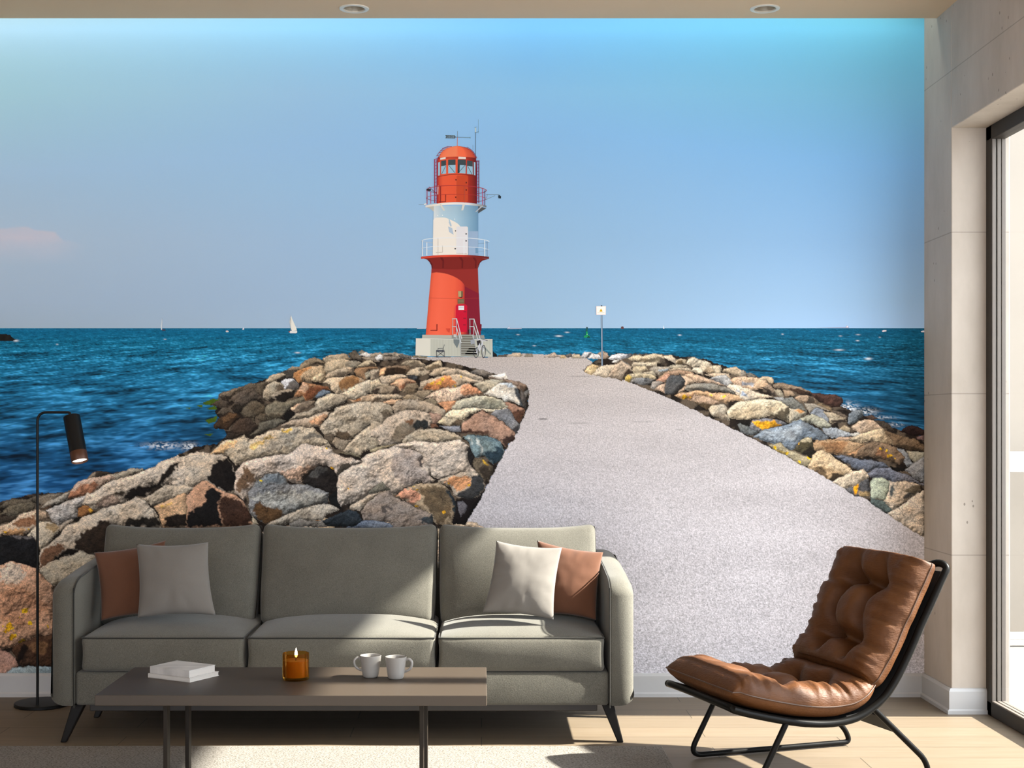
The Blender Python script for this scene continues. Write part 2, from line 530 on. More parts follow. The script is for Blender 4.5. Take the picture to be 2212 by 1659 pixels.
+ 100,105,108 850,660 960,590 1130,560 1200,630 1190,690 960,690 820,760
+ 152,150,143 760,850 900,800 1500,780 1700,800 1700,920 1480,960 1230,1050 1000,960 860,900
+ 95,70,45 800,980 880,900 980,960 1120,970 1180,1050 1100,1130 960,1170 880,1130
* 190,170,40 915,655,14
C 167,157,142 960,1210 1010,1150 1180,1070 1400,990 1560,950 1740,935 1850,995 1700,1060 1640,1130 1500,1140 1240,1170 1080,1210
C 120,117,112 1240,1190 1260,1160 1380,1105 1480,1140 1640,1130 1700,1210 1300,1210
C 42,49,55 1640,1140 1780,1060 1960,1000 2060,1030 2110,1130 2000,1210 1700,1210
E 184,169,151 1060,600 1200,510 1330,440 1500,380 1800,260 2000,160 2130,110 2212,110 2400,90 2500,90 2560,110 2640,170 2700,280 2720,480 2710,600 2640,560 2480,480 2212,500 1960,500 1900,510 1700,650 1500,640 1440,690 1200,760 1100,780 1000,720
+ 30,24,20 1480,650 1510,540 1640,510 1880,480 1940,380 2020,260 2140,200 2180,200 2060,330 1960,460 1900,510 1680,650
+ 150,130,115 1130,770 1200,640 1300,580 1420,640 1440,690 1280,760
+ 60,50,40 1290,590 1420,580 1500,540 1480,590 1370,620
+ 26,22,20 2510,330 2540,230 2660,180 2720,170 2790,260 2820,390 2820,470 2770,590 2640,520 2470,430
C 176,162,144 0,360 100,350 340,345 440,345 500,380 570,480 605,580 600,800 560,810 430,740 260,650 0,770
+ 26,22,20 300,560 330,450 450,400 510,390 570,480 605,600 610,690 560,810 430,740 260,650
E 130,90,55 930,860 940,770 990,730 1060,735 1130,790 1080,820 1000,860
* 190,140,50 1085,785,18
E 172,157,137 1680,660 1800,600 1960,500 2212,470 2330,520 2212,600 2100,620 1850,720 1800,720
C 172,134,108 0,860 100,740 230,660 280,660 420,760 560,820 680,900 790,1030 790,1210 0,1210
+ 22,20,20 250,750 330,740 450,830 400,900 400,980 460,1190 0,1210 60,1050 150,950 240,900
+ 62,42,32 400,900 480,830 600,870 700,950 790,1040 790,1190 470,1190 430,1020
C 165,155,135 800,1190 800,1070 840,1110 880,1180
E 190,156,122 1830,740 2000,660 2212,560 2240,580 2230,960 1960,990 1900,830
+ 204,166,90 1890,760 2030,690 2060,700 1930,760
+ 36,29,25 1940,990 1980,870 2240,820 2240,990
E 174,160,142 470,1490 480,1260 600,1150 800,980 1000,860 1130,800 1300,720 1450,670 1600,655 1720,680 1830,760 1930,900 1940,990 1500,1000 1350,990 1320,1290 1080,1310 960,1290 800,1340 600,1420
+ 46,36,28 880,1200 1000,1050 1160,940 1320,910 1340,990 1310,1200 1250,1290 1080,1300 960,1280
+ 36,32,28 1480,990 1520,900 1700,850 1870,870 1940,990
+ 110,80,60 470,1490 490,1330 600,1190 740,1180 770,1240 700,1330 560,1450
+ 26,20,16 590,1410 700,1330 800,1240 900,1230 960,1270 840,1340
E 190,168,144 0,970 150,900 300,790 430,790 560,810 600,880 480,920 420,1010 260,1080 0,1080
+ 142,102,74 150,950 240,880 420,860 420,950 300,1000 180,980
+ 197,153,110 30,1050 150,1000 300,1010 260,1080 60,1080
+ 60,50,42 560,810 600,860 600,900 570,860
* 215,165,40 345,1000,14
* 215,165,40 60,1045,12
E 60,52,44 0,870 100,850 220,850 150,900 0,950
E 184,172,152 330,1080 480,920 600,920 700,970 720,1010 600,1150 480,1250 440,1150
+ 150,130,100 530,960 650,930 720,1000 640,1050
E 160,145,128 700,970 820,900 900,890 720,1040
E 24,24,26 0,1110 150,1070 300,1090 400,1090 440,1180 450,1480 300,1430 130,1420 0,1460
+ 84,80,80 130,1100 230,1070 260,1100 380,1080 420,1140 300,1130
E 174,160,142 470,1490 600,1400 760,1350 840,1330 960,1265 1080,1300 1150,1440 900,1560 640,1660 560,1600
F 160,150,132 440,370 520,320 640,250 760,230 880,160 960,160 1060,200 1060,480 600,560
F 192,152,124 -20,330 0,320 120,285 230,290 400,350 450,390 580,520 620,700 620,1100 400,1120 240,1160 130,1240 -20,1240
+ 202,183,163 0,330 120,290 240,300 300,430 200,520 100,540 0,500
+ 183,138,108 0,620 200,560 400,640 540,780 420,900 300,1000 100,950 0,900
* 222,175,30 280,840,24
* 222,175,30 230,920,16
* 222,175,30 340,980,20
* 222,170,30 105,1020,46
* 222,170,30 145,1110,26
* 222,175,30 235,1160,18
* 222,175,30 540,1000,14
F 72,50,36 130,1240 240,1170 400,1120 620,1090 620,1460 400,1450 220,1440 180,1330
+ 30,20,16 180,1330 260,1200 320,1240 250,1380 220,1430
+ 110,80,55 300,1200 420,1150 550,1200 500,1300 400,1320
F 162,127,112 -20,1240 100,1290 170,1350 210,1440 80,1540 -20,1545
* 200,150,25 70,1245,40
F 132,147,152 60,1535 150,1470 330,1440 620,1450 620,1550 60,1550
G 175,165,150 0,140 60,130 120,150 150,185 20,185
G 205,200,195 120,180 180,110 260,115 280,140 200,190
+ 95,95,98 180,180 230,130 265,125 270,145 210,190
G 225,222,220 215,190 260,130 330,135 380,150 390,195
G 170,150,130 330,130 400,105 450,125 475,170 430,195 380,190
G 225,222,222 460,195 500,150 600,130 690,140 700,180 620,205
+ 180,180,185 600,200 640,150 690,145 695,180
G 90,88,88 670,185 700,135 750,130 755,160 690,195
G 230,225,215 500,245 530,210 600,205 570,235
G 195,178,150 690,200 770,150 830,150 880,160 1000,130 1100,150 1160,240 1050,260 900,240 760,230
+ 120,108,88 800,225 830,190 1000,180 1070,170 1100,240 1050,230
+ 95,84,72 1070,175 1150,210 1260,270 1170,275 1080,240
G 195,178,155 1100,165 1220,150 1270,200 1275,260 1180,210
G 175,158,132 1265,260 1280,200 1360,190 1400,200 1400,250 1300,270
+ 100,85,62 1270,265 1300,215 1350,215 1370,260
G 195,180,155 740,290 760,235 900,240 1040,235 1050,290 900,280
G 205,190,165 1400,240 1420,190 1490,175 1600,210 1690,250 1740,340 1755,375 1690,385 1600,340 1560,290 1480,290
+ 185,165,138 1590,360 1660,270 1740,350 1750,375 1680,385
G 160,150,130 1185,285 1230,265 1400,265 1430,290 1290,310 1200,305
G 185,170,145 1700,300 1710,275 1800,270 1815,320 1800,370 1760,370
G 172,154,130 1820,350 1840,310 1980,290 2080,330 2110,370 2050,410 1900,370
+ 50,42,36 2055,380 2090,340 2110,400 2065,405
G 130,120,110 2110,370 2150,360 2205,410 2140,410
G 180,165,138 750,330 770,285 900,280 940,320 850,360 760,360
G 165,152,134 940,320 1000,290 1200,290 1200,320 1060,390 1020,360
+ 175,190,200 1060,340 1120,310 1190,320 1100,350
G 178,164,142 1180,320 1290,300 1440,300 1470,350 1300,330 1200,340
G 200,184,160 1460,340 1480,295 1570,295 1600,345 1590,380 1500,360
G 185,165,140 1600,380 1680,370 1780,360 1900,370 1920,430 1800,430 1690,400
G 160,130,105 1050,420 1170,340 1300,325 1460,350 1480,370 1380,390 1200,390 1100,420
G 205,178,135 170,350 210,290 280,250 360,285 300,360 260,385
G 110,100,95 150,330 190,310 180,345
G 195,178,155 260,385 300,340 370,275 520,260 640,210 560,300 480,360 450,420 340,400
G 180,160,138 450,410 500,330 560,250 630,210 700,250 750,310 765,360 660,400 620,455 530,430
+ 60,48,40 615,455 670,360 720,310 765,350 740,365 670,390 655,450
+ 95,95,95 630,215 680,200 760,290 730,290
G 185,172,145 665,410 700,370 850,360 980,370 1040,420 1030,440 900,420 760,430 720,475 660,460
+ 200,170,90 660,460 670,400 700,370 740,420 720,475
G 118,116,114 720,470 760,425 900,420 1030,440 960,500 880,510 780,490
G 170,160,140 840,370 1000,330 1040,400 980,380
G 185,140,115 1030,450 1170,360 1200,380 1190,440 1100,470
G 150,140,130 970,540 990,470 1060,455 1130,470 1050,520 1010,555
G 195,165,140 1020,550 1070,510 1150,480 1130,600 1080,580
G 190,165,140 1330,400 1440,400 1510,470 1430,480 1380,520
G 195,165,138 1370,390 1450,360 1520,380 1690,440 1800,480 1880,530 1700,480 1510,470
G 165,163,160 1670,430 1760,390 1860,380 1930,450 1930,490 1880,530 1760,470
G 205,172,144 1910,450 1950,420 2080,400 2212,430 2212,550 2060,520 1960,500
+ 150,155,165 2040,480 2120,465 2200,490 2190,530 2080,520
G 195,170,145 1280,620 1310,570 1380,520 1400,540 1360,580
G 132,127,117 1360,570 1400,500 1560,475 1700,480 1880,540 1980,590 1970,615 1800,590 1600,580 1420,580
+ 80,76,70 1380,560 1450,545 1600,550 1800,575 1960,605 1800,600 1500,585
G 76,76,76 1130,600 1160,440 1200,385 1330,395 1385,460 1370,500 1290,580 1220,630
+ 52,51,51 1210,630 1330,480 1385,465 1370,500 1280,590
G 205,190,170 1870,530 1900,500 2050,510 2180,560 2150,640 1990,640 1980,590
+ 150,160,175 1990,570 2080,560 2140,620 2050,630
G 190,156,122 1240,640 1320,610 1480,570 1600,570 1700,600 1900,610 2050,640 2085,690 1990,700 1860,720 1760,710 1640,650 1500,610 1450,700 1330,670
+ 197,152,112 1270,650 1480,600 1450,700 1330,670
* 225,170,40 1360,660,26
* 225,170,40 1440,655,14
* 220,190,40 1690,630,12
* 220,190,40 1835,645,16
G 165,140,118 1450,700 1490,610 1640,650 1800,720 1730,760 1660,790 1640,810 1560,760
+ 85,70,50 1460,710 1600,720 1720,740 1650,830 1560,770
G 178,165,145 1655,790 1700,750 1850,735 1880,760 1870,850 1920,930 1830,920 1720,880 1680,850
+ 140,126,108 1700,880 1780,830 1860,860 1900,930 1800,910
H 150,140,125 0,100 40,120 60,180 0,180
H 110,105,95 60,150 120,140 200,190 150,210
H 195,165,135 0,200 120,190 300,230 350,280 280,330 150,340 0,310
+ 160,160,165 0,250 160,255 150,300 0,290
H 185,165,138 200,220 260,185 370,190 400,240 380,270 300,230
H 125,108,90 370,280 440,255 560,270 720,310 800,350 850,380 740,400 600,370 480,320 400,315
+ 62,46,36 560,330 700,330 850,385 740,410 640,380
H 140,122,105 240,310 340,270 400,330 430,420 380,410 300,350
+ 60,52,45 250,310 330,330 420,400 380,420 300,380
H 150,138,118 380,330 480,340 520,430 440,420
H 150,130,108 500,340 600,350 650,400 640,415 530,410
H 205,188,165 -20,440 -20,330 100,340 230,380 380,430 250,450 60,470
+ 160,170,185 0,400 0,360 60,380 80,420
H 140,138,135 380,430 500,430 540,470 470,490
H 72,50,42 820,380 1000,390 1130,400 1200,440 1220,490 1180,540 1080,550 960,500 880,440
+ 50,34,28 900,390 1000,470 960,510 880,440
H 110,95,75 880,520 960,500 1090,560 1080,600 1000,590
H 165,140,115 640,440 700,405 820,410 890,450 900,500 800,510 700,480
+ 70,60,50 780,500 810,410 880,450 890,490 820,505
H 105,105,100 470,490 540,440 620,430 740,520 800,610 700,590 580,560
H 150,140,125 750,500 860,500 1000,560 1060,600 930,560 820,620
H 170,160,140 580,740 570,570 700,570 800,620 720,680 620,720
+ 190,140,90 640,590 740,580 750,610 690,620
H 196,181,154 -150,690 -180,600 -20,480 200,450 380,460 500,490 580,550 570,735 480,700 330,650 120,695 0,700
+ 176,160,134 -150,690 -60,560 200,520 460,560 330,650 120,695 0,690
+ 90,80,64 330,650 450,610 580,545 570,735 480,700
H 32,26,22 -60,720 0,700 120,695 200,690 110,790 0,740
H 100,88,76 1080,590 1180,600 1270,660 1260,690 1120,630
H 130,135,142 820,620 900,550 980,580 1060,680 1040,740 930,680
H 160,145,122 970,600 1090,610 1250,680 1275,740 1180,740 1060,740 1040,690
+ 62,52,44 1060,720 1120,700 1240,690 1275,740
H 122,128,132 1275,740 1290,630 1370,590 1450,590 1475,650 1350,740 1300,755
+ 85,90,92 1350,740 1440,600 1475,650
H 75,58,48 1480,660 1560,640 1640,690 1560,710
H 70,60,50 1580,710 1700,710 1790,770 1840,830 1700,800 1620,750
H 42,28,26 1890,840 1990,780 2070,775 2195,830 2195,890 2060,900 1960,860
H 120,95,90 2090,910 2195,880 2195,950 2110,940
H 190,166,142 1330,780 1400,720 1480,695 1560,705 1650,760 1720,810 1560,850 1440,870 1350,820
H 165,150,125 1160,820 1240,760 1300,790 1310,850 1200,830
H 150,155,160 960,800 1100,790 1300,850 1330,900 1200,910 1080,920 980,850
H 185,185,180 1290,870 1400,850 1440,880 1360,910
H 152,150,134 600,730 720,690 840,630 960,670 1080,770 1080,810 960,810 850,750 720,730
H 122,120,122 100,790 140,700 300,675 420,700 560,745 480,780 330,825 200,850
+ 232,164,36 130,720 200,705 280,720 400,710 490,770 380,800 290,830 200,790
H 95,98,98 -40,760 0,740 100,790 210,840 140,890 0,850
H 112,122,132 140,900 250,840 470,790 590,740 720,700 830,760 920,810 1060,920 1000,970 880,930 740,920 640,1060 540,1040 300,970
+ 88,94,100 720,700 830,760 920,810 1060,920 980,960 860,850 740,760
+ 138,146,153 200,890 480,800 700,760 740,860 600,960 420,960
H 180,150,125 1100,940 1180,900 1340,910 1280,950
H 110,92,72 1730,830 1900,880 2060,930 2195,1030 2195,1080 2000,1060 1830,1020
+ 75,62,48 1830,1010 2000,1000 2195,1070 2195,1085 1960,1060
H 196,176,146 1290,940 1400,880 1560,840 1700,800 1740,850 1830,1010 1760,1000 1650,980 1580,950 1420,980
+ 145,125,100 1720,820 1760,870 1830,1010 1750,990
H 165,160,142 1980,1070 2195,1090 2195,1150 2080,1230 2000,1130
H 135,140,145 1830,1035 1940,1060 1980,1090 2060,1240 1980,1250 1900,1120
H 140,142,145 1950,1300 2100,1200 2195,1140 2195,1450 2050,1380
H 18,16,14 1760,1250 1930,1280 1960,1230 1960,1310 1860,1320
H 160,130,98 850,990 900,945 1100,930 1280,950 1420,985 1500,980 1360,1090 1200,1110 1060,1110 960,1080 870,1070
+ 132,98,68 930,960 1280,960 1220,1090 1100,1100 1000,1050
H 60,55,40 620,1060 700,970 740,920 840,900 860,960 870,1070 830,1150 700,1090
+ 160,150,125 640,1040 740,920 840,900 860,960 720,970
+ 32,28,22 720,1100 830,1020 870,1070 830,1150
* 225,160,50 700,985,16
H 122,102,82 1220,1110 1360,1070 1480,1000 1600,955 1760,1000 1850,1040 1960,1160 1900,1230 1760,1190 1640,1170 1450,1170 1340,1140
+ 166,128,94 1240,1090 1380,1020 1480,1000 1360,1110
+ 150,110,80 1600,1100 1640,1030 1740,1080 1760,1150 1680,1150
+ 34,28,24 1400,1180 1560,1130 1700,1190 1900,1230 1930,1290 1760,1250 1560,1180
* 225,170,40 1660,1045,14
* 225,170,40 1750,1130,18
* 225,170,40 1830,1170,12
* 225,170,40 1735,1070,12
* 225,150,50 1300,1065,14
H 152,140,114 310,1000 460,980 560,1050 640,1080 760,1130 840,1160 800,1250 700,1240 580,1160 420,1080
+ 195,165,90 360,1020 500,1060 560,1100 520,1110
* 225,180,40 540,1105,15
* 225,180,40 690,1200,15
* 225,180,30 800,1145,20
* 225,180,30 400,1035,16
H 98,102,112 1105,1130 1200,1120 1440,1185 1560,1180 1700,1210 1770,1270 1620,1280 1500,1330 1400,1300 1300,1240
H 199,174,141 800,1220 850,1120 900,1070 970,1060 1040,1100 1120,1160 1330,1290 1360,1320 1280,1360 1200,1400 1090,1450 1040,1420 900,1340 790,1260
+ 168,143,111 850,1240 1000,1250 1120,1300 1300,1300 1200,1390 1080,1440 900,1340
+ 68,56,42 1060,1420 1080,1350 1200,1340 1240,1370 1090,1450
+ 110,92,70 850,1300 900,1240 1000,1290 1030,1400 940,1360
H 110,112,122 1510,1340 1620,1280 1780,1270 1860,1310 2000,1360 2195,1460 2195,1490 2100,1440 1780,1430 1560,1400 1540,1390
H 88,88,90 1240,1530 1340,1480 1530,1400 1545,1630 1400,1620 1360,1610
+ 235,162,28 1345,1500 1400,1450 1415,1490 1390,1560 1370,1610 1350,1570
+ 165,140,100 1400,1560 1540,1550 1545,1630 1420,1610
H 196,179,156 1090,1450 1200,1380 1330,1310 1460,1295 1510,1330 1530,1390 1440,1440 1340,1490 1240,1530
I 84,94,91 1545,940 1640,990 1720,1000 1810,1120 1740,1160 1640,1100 1560,1040
I 186,171,152 1700,1000 1740,900 1740,770 1960,760 2090,790 2150,800 2150,880 2060,940 1950,1010 1810,1120 1740,1060
+ 78,84,86 1770,920 1820,800 1840,900 1820,940
+ 110,98,80 1900,860 2000,850 2140,810 2150,880 2060,940 1990,900
+ 70,68,66 1940,960 1990,890 2060,930 1950,1010
I 162,170,152 1540,780 1590,725 1720,735 1780,790 1760,900 1720,990 1640,980 1560,960 1545,860
I 16,14,14 1640,1100 1740,1150 1820,1120 1740,1165
I 196,182,164 1740,1160 1820,1120 1950,1020 2110,920 2195,860 2195,1450 2000,1330 1850,1240
J 185,165,140 180,690 250,650 320,640 380,670 330,692
J 130,120,105 380,690 400,650 470,655 490,690
J 170,155,140 600,690 650,660 720,640 790,690 700,700
J 205,180,140 780,705 800,670 850,670 860,705
J 100,95,90 840,670 900,650 930,660 920,690 870,700
J 190,175,150 920,700 950,660 1010,660 1030,700
J 30,30,30 20,692 25,630 70,660 80,692
J 90,80,70 70,692 100,665 200,660 180,692
"""
# ================================================================== THE MURAL (a flat printed wall covering)
INK = 1.12                                              # print density against the wall's light
YM = YB - 0.004
SM = YB / F
def M3(px, py, layer=0):
    return ((px - CX) * SM, YM - 0.0003 * layer, EYE - (py - CY) * SM)

def print_mat(name, grain, scale, rough=0.75):
    m, nt, b = mat(name)
    at = N(nt, 'ShaderNodeAttribute', attribute_name='Col')
    src = at.outputs['Color']
    if grain:
        tc = N(nt, 'ShaderNodeTexCoord')
        nz = N(nt, 'ShaderNodeTexNoise', Scale=scale, Detail=2.0, Roughness=0.7)
        nt.links.new(tc.outputs['Object'], nz.inputs['Vector'])
        mr = N(nt, 'ShaderNodeMapRange')
        mr.inputs['From Min'].default_value = 0.25
        mr.inputs['From Max'].default_value = 0.75
        mr.inputs['To Min'].default_value = 1 - grain
        mr.inputs['To Max'].default_value = 1 + grain
        mr.clamp = False
        nt.links.new(nz.outputs['Fac'], mr.inputs['Value'])
        mx = N(nt, 'ShaderNodeVectorMath', operation='MULTIPLY')
        nt.links.new(src, mx.inputs[0])
        nt.links.new(mr.outputs[0], mx.inputs[1])
        src = mx.outputs[0]
    nt.links.new(src, b.inputs['Base Color'])
    b.inputs['Roughness'].default_value = rough
    b.inputs['Specular IOR Level'].default_value = 0.15
    return m

PR_ROCK = print_mat('print_rock', 0.46, 230.0)
PR_PATH = print_mat('print_gravel', 0.34, 190.0)
PR_SMOOTH = print_mat('print_smooth', 0.0, 1.0)

mural = thing('wall_mural', 'photo wallpaper of a red and white lighthouse on a rocky pier filling the back wall',
              'wall mural', (0, YM, 0))

def set_cols(me, cols):
    ca = me.color_attributes.new('Col', 'FLOAT_COLOR', 'POINT')
    a = np.ones((len(cols), 4), dtype=np.float32)
    a[:, :3] = np.clip(cols * INK, 0, 0.97)
    ca.data.foreach_set('color', a.ravel())

def printed(name, verts, faces, cols, m, parent, label=None, kind=None):
    """verts (n,3) world, faces: (k,4) array or list, cols linear"""
    me = bpy.data.meshes.new(name)
    off = np.array(wloc(parent))
    verts = np.asarray(verts, dtype=np.float32) - off.astype(np.float32)
    if isinstance(faces, np.ndarray):
        nf = len(faces)
        me.vertices.add(len(verts))
        me.vertices.foreach_set('co', verts.ravel())
        me.loops.add(nf * 4)
        me.polygons.add(nf)
        me.polygons.foreach_set('loop_start', np.arange(0, nf * 4, 4, dtype=np.int32))
        me.loops.foreach_set('vertex_index', faces.astype(np.int32).ravel())
        me.update(calc_edges=True)
        me.validate()
    else:
        me.from_pydata([tuple(v) for v in verts], [], faces)
        me.update()
    set_cols(me, np.asarray(cols))
    me.materials.append(m)
    o = bpy.data.objects.new(name, me)
    COL.objects.link(o)
    o.parent = parent
    if label:
        o['label'] = label
    if kind:
        o['kind'] = kind
    return o

# ---------------------------------------------------------------- raster canvas of the lower half of the print
ST = 1.5
X0, X1, Y0, Y1 = -340.0, 1997.0, 709.0, 1455.5
NX, NY = int(round((X1 - X0) / ST)) + 1, int(round((Y1 - Y0) / ST)) + 1
gx = np.linspace(X0, X1, NX)
gy = np.linspace(Y0, Y1, NY)
PX, PY = np.meshgrid(gx, gy)
canvas = np.zeros((NY, NX, 3))
ids = np.zeros((NY, NX), dtype=np.int32)               # 0 sea

# --- sea
dy = PY - 690.0
def seanoise(ku, kv, seed, o=2):
    return fbm((PX - 900) / dy * ku + seed, np.log(dy) * kv + seed * 1.7 + 0.25 * vnoise(PX / 90.0, PY / 40.0), o, 0.55)
far = np.clip((PY - 709) / 340.0, 0, 1)
stops = [0, 0.02, 0.1, 0.25, 0.5, 0.75, 1.0]
seac = np.array([lin(c) for c in ((24, 104, 140), (12, 102, 140), (16, 106, 140), (24, 108, 146), (30, 104, 146), (26, 86, 130), (20, 70, 114))])
base = np.stack([np.interp(far, stops, seac[:, k]) for k in range(3)], -1)
w1 = seanoise(3.8, 24, 3.1) - 0.5
w2 = seanoise(9.5, 55, 9.7) - 0.5
w3 = seanoise(24, 110, 21.3, 1) - 0.5
w0 = seanoise(1.3, 8, 41.3) - 0.5
amp = 0.35 + 0.65 * np.clip((PY - 712) / 60.0, 0, 1)
wv = amp * (1.1 * w0 + 1.5 * w1 + 1.25 * w2 + 0.7 * w3)
fac = np.exp(1.05 * wv)
sea = base * fac[..., None]
lightw = np.clip(wv - 0.22, 0, 1)[..., None]
sea = sea + lightw * np.array(lin((110, 168, 200))) * 0.36
dark = np.clip(-wv - 0.30, 0, 1)[..., None]
sea = sea * (1 - np.clip(dark * 1.0, 0, 0.6))
sea *= (1 - 0.30 * np.clip((PX - 1700) / 300, 0, 1) * np.clip((PY - 740) / 120, 0, 1))[..., None]
sea *= (1 - 0.42 * np.clip((PX - 330) / 120.0, 0, 1) * np.clip((PY - 860) / 80, 0, 1) * (PX < 900))[..., None]
sea *= np.interp(PX, [0, 500, 1200, 1700, 2000], [1.06, 1.0, 0.80, 0.70, 0.74])[..., None]  # print darkened to the right, offsetting the stronger room light there
# whitecaps and foam
foam = np.zeros_like(PX)
for (fx, fy, fw, fh, s) in ((643, 762, 5, 1.2, 1), (357, 733, 2.5, .8, .8), (35, 736, 5, 2, .9), (124, 744, 2, 1, .8), (1207, 726, 6, 1.3, 1),
        (1225, 718, 4, 1, .9), (1119, 723, 3, .8, .8), (1154, 747, 3, .8, .8), (1468, 724, 3, 1, .9), (1875, 775, 6, 2, 1), (1812, 756, 8, 1.3, .8),
        (1852, 736, 3, 1, .8), (1690, 722, 2, 1, .8), (1815, 726, 3, .9, .6), (1853, 723, 4, .9, .7), (1900, 729, 2, .8, .7)):
    foam = np.maximum(foam, s * np.exp(-((PX - fx) / fw) ** 2 - ((PY - fy) / fh) ** 2))
for (fx, fy, fw, fh, s) in ((352, 963, 32, 6, 1.0), (1832, 882, 16, 10, 1.3), (1868, 890, 20, 7, 0.9), (1935, 917, 14, 4, 0.8), (408, 965, 14, 7, 1.2), (1900, 902, 30, 3, 0.6), (1985, 955, 14, 6, .8)):
    foam = np.maximum(foam, s * np.exp(-((PX - fx) / fw) ** 2 - ((PY - fy) / fh) ** 2) * (np.clip(fbm(PX / 4.0, PY / 2.0, 3) * 3.4 - 1.2, 0, 1)))
foam = np.clip(foam, 0, 1)[..., None]
canvas[:] = sea * (1 - foam) + lin((232, 236, 240)) * foam
# green weed at the waterline
def inpoly(poly, x, y):
    r = np.zeros(x.shape, dtype=bool)
    n = len(poly)
    j = n - 1
    for i in range(n):
        xi, yi = poly[i]
        xj, yj = poly[j]
        if yi != yj:
            c = ((yi > y) != (yj > y)) & (x < (xj - xi) * (y - yi) / (yj - yi) + xi)
            r ^= c
        j = i
    return r
JX = (fbm(PX / 7.0, PY / 7.0, 3) - 0.5)
JY = (fbm(PX / 7.0 + 50, PY / 7.0 + 90, 3) - 0.5)
KX = (fbm(PX / 30.0 + 7, PY / 30.0 + 3, 2) - 0.5)
KY = (fbm(PX / 30.0 + 57, PY / 30.0 + 13, 2) - 0.5)

# --- foot path (id 1) and the dark hollows below the boulders (id 2)
path_poly = [(900, 771), (1060, 772), (1090, 766), (1130, 764.5), (1190, 766), (1250, 768), (1268, 775), (1290, 788), (1300, 800), (1350, 812), (1400, 832), (1440, 845), (1500, 868), (1600, 920), (1700, 975), (1800, 1030),
             (1900, 1090), (2010, 1165), (2010, 1470), (560, 1470), (960, 1200), (1000, 1137), (1030, 1092), (1062, 1030), (1085, 985), (1105, 950), (1127, 908), (1141, 880), (1143, 846), (1090, 865), (1000, 835), (900, 792), (845, 780), (840, 772)]
left_poly = [(-400, 1210), (-250, 1170), (-120, 1120), (0, 1084), (30, 1076), (75, 1066), (140, 1064), (190, 1034), (260, 1018), (330, 1012), (420, 966), (470, 958), (492, 940), (466, 890), (472, 852), (560, 824), (640, 795), (690, 776),
             (790, 768), (850, 772), (905, 776), (960, 780), (1070, 808), (1140, 836), (1143, 846), (1141, 880), (1127, 908), (1105, 950), (1085, 985), (1062, 1030), (1030, 1092), (1000, 1137), (960, 1200), (700, 1470), (-400, 1470)]
right_poly = [(1258, 800), (1290, 776), (1330, 764), (1430, 765), (1520, 775), (1600, 803), (1700, 835), (1790, 860), (1822, 880), (1880, 905), (1930, 925), (2010, 950), (2010, 1168), (1900, 1095), (1800, 1040), (1650, 960), (1540, 905), (1440, 858), (1350, 822)]
inp = inpoly(path_poly, PX + 2 * JX, PY + 2 * JY)
ptone = np.interp(PY, [764, 800, 900, 1000, 1150, 1455], [0, .2, .45, .6, .8, 1])
pc = lin((186, 176, 170)) * (1 - ptone)[..., None] + lin((194, 191, 197)) * ptone[..., None]
big = fbm(PX / 160.0 + 3, PY / 40.0, 3) - 0.5
fine = fbm(PX / 2.2, PY / 2.0, 2) - 0.5
gr = np.interp(PY, [764, 850, 1000, 1200, 1455], [0.03, 0.18, 0.55, 0.95, 1.25])
spk = vnoise(PX / 1.6 + 91, PY / 1.5 + 17)
pc = pc * (1 + 0.22 * big + gr * fine * 0.9)[..., None]
pc = pc * (1 - np.clip((spk - 0.80) * 3.2, 0, 0.65) * np.clip(gr, 0, 1))[..., None]
for (cx, cy, w, h, d) in ((1173, 905, 10, 1.6, .75), (1386, 911, 26, 1.5, .22), (1252, 914, 22, 1.5, .3), (1255, 813, 26, 1.2, .35), (1355, 840, 26, 1.5, .12), (1468, 928, 9, 1.3, .3), (1246, 835, 6, 1, .2), (1256, 852, 8, 1, .2)):
    pc = pc * (1 - d * np.exp(-(((PX - cx) / w) ** 2) ** 2 - ((PY - cy) / h) ** 2))[..., None]
# small gravel strip along the left kerb
edge_pts = [(1143, 846), (1141, 880), (1127, 908), (1105, 950), (1085, 985), (1062, 1030), (1030, 1092), (1000, 1137)]
canvas[inp] = pc[inp]
ids[inp] = 1
inl = inpoly(left_poly, PX + 5 * JX, PY + 5 * JY)
inr = inpoly(right_poly, PX + 5 * JX, PY + 5 * JY)
und = fbm(PX / 9.0, PY / 7.0, 4)
uc = lin((34, 27, 22)) * (0.35 + 1.6 * und[..., None] ** 1.6)
mid = fbm(PX / 18.0 + 40, PY / 14.0, 3)
uc = np.where((mid > 0.52)[..., None], uc * 1.0 + lin((96, 84, 70)) * np.clip((mid - 0.52) * 7, 0, .8)[..., None], uc)
for msk in (inl, inr):
    canvas[msk] = uc[msk]
    ids[msk] = 2

# --- boulders
TILE = {'A': (420, 740, 5.53), 'B': (800, 740, 5.53), 'C': (400, 920, 5.53), 'D': (760, 900, 5.53), 'E': (0, 960, 5.53),
        'F': (0, 1160, 5.183), 'G': (1230, 740, 5.53), 'H': (1600, 780, 5.53), 'I': (1600, 900, 5.53), 'J': (1060, 640, 5.267)}
rocks = []
for ln in ROCKS.strip().splitlines():
    p = ln.split()
    col = tuple(int(v) for v in p[1].split(','))
    if p[0] == '*':
        cx, cy, r = (float(v) for v in p[2].split(','))
        ox, oy, s = TILE[rocks[-1]['t']]
        rocks[-1]['f'].append((col, ((ox + cx / s, oy + cy / s), r / s), True))
        continue
    pts = [tuple(float(v) for v in q.split(',')) for q in p[2:]]
    t = rocks[-1]['t'] if p[0] == '+' else p[0]
    ox, oy, s = TILE[t]
    pts = [(ox + x / s, oy + y / s) for x, y in pts]
    if p[0] == '+':
        rocks[-1]['f'].append((col, pts, False))
    else:
        rocks.append({'t': t, 'c': col, 'p': pts, 'f': []})
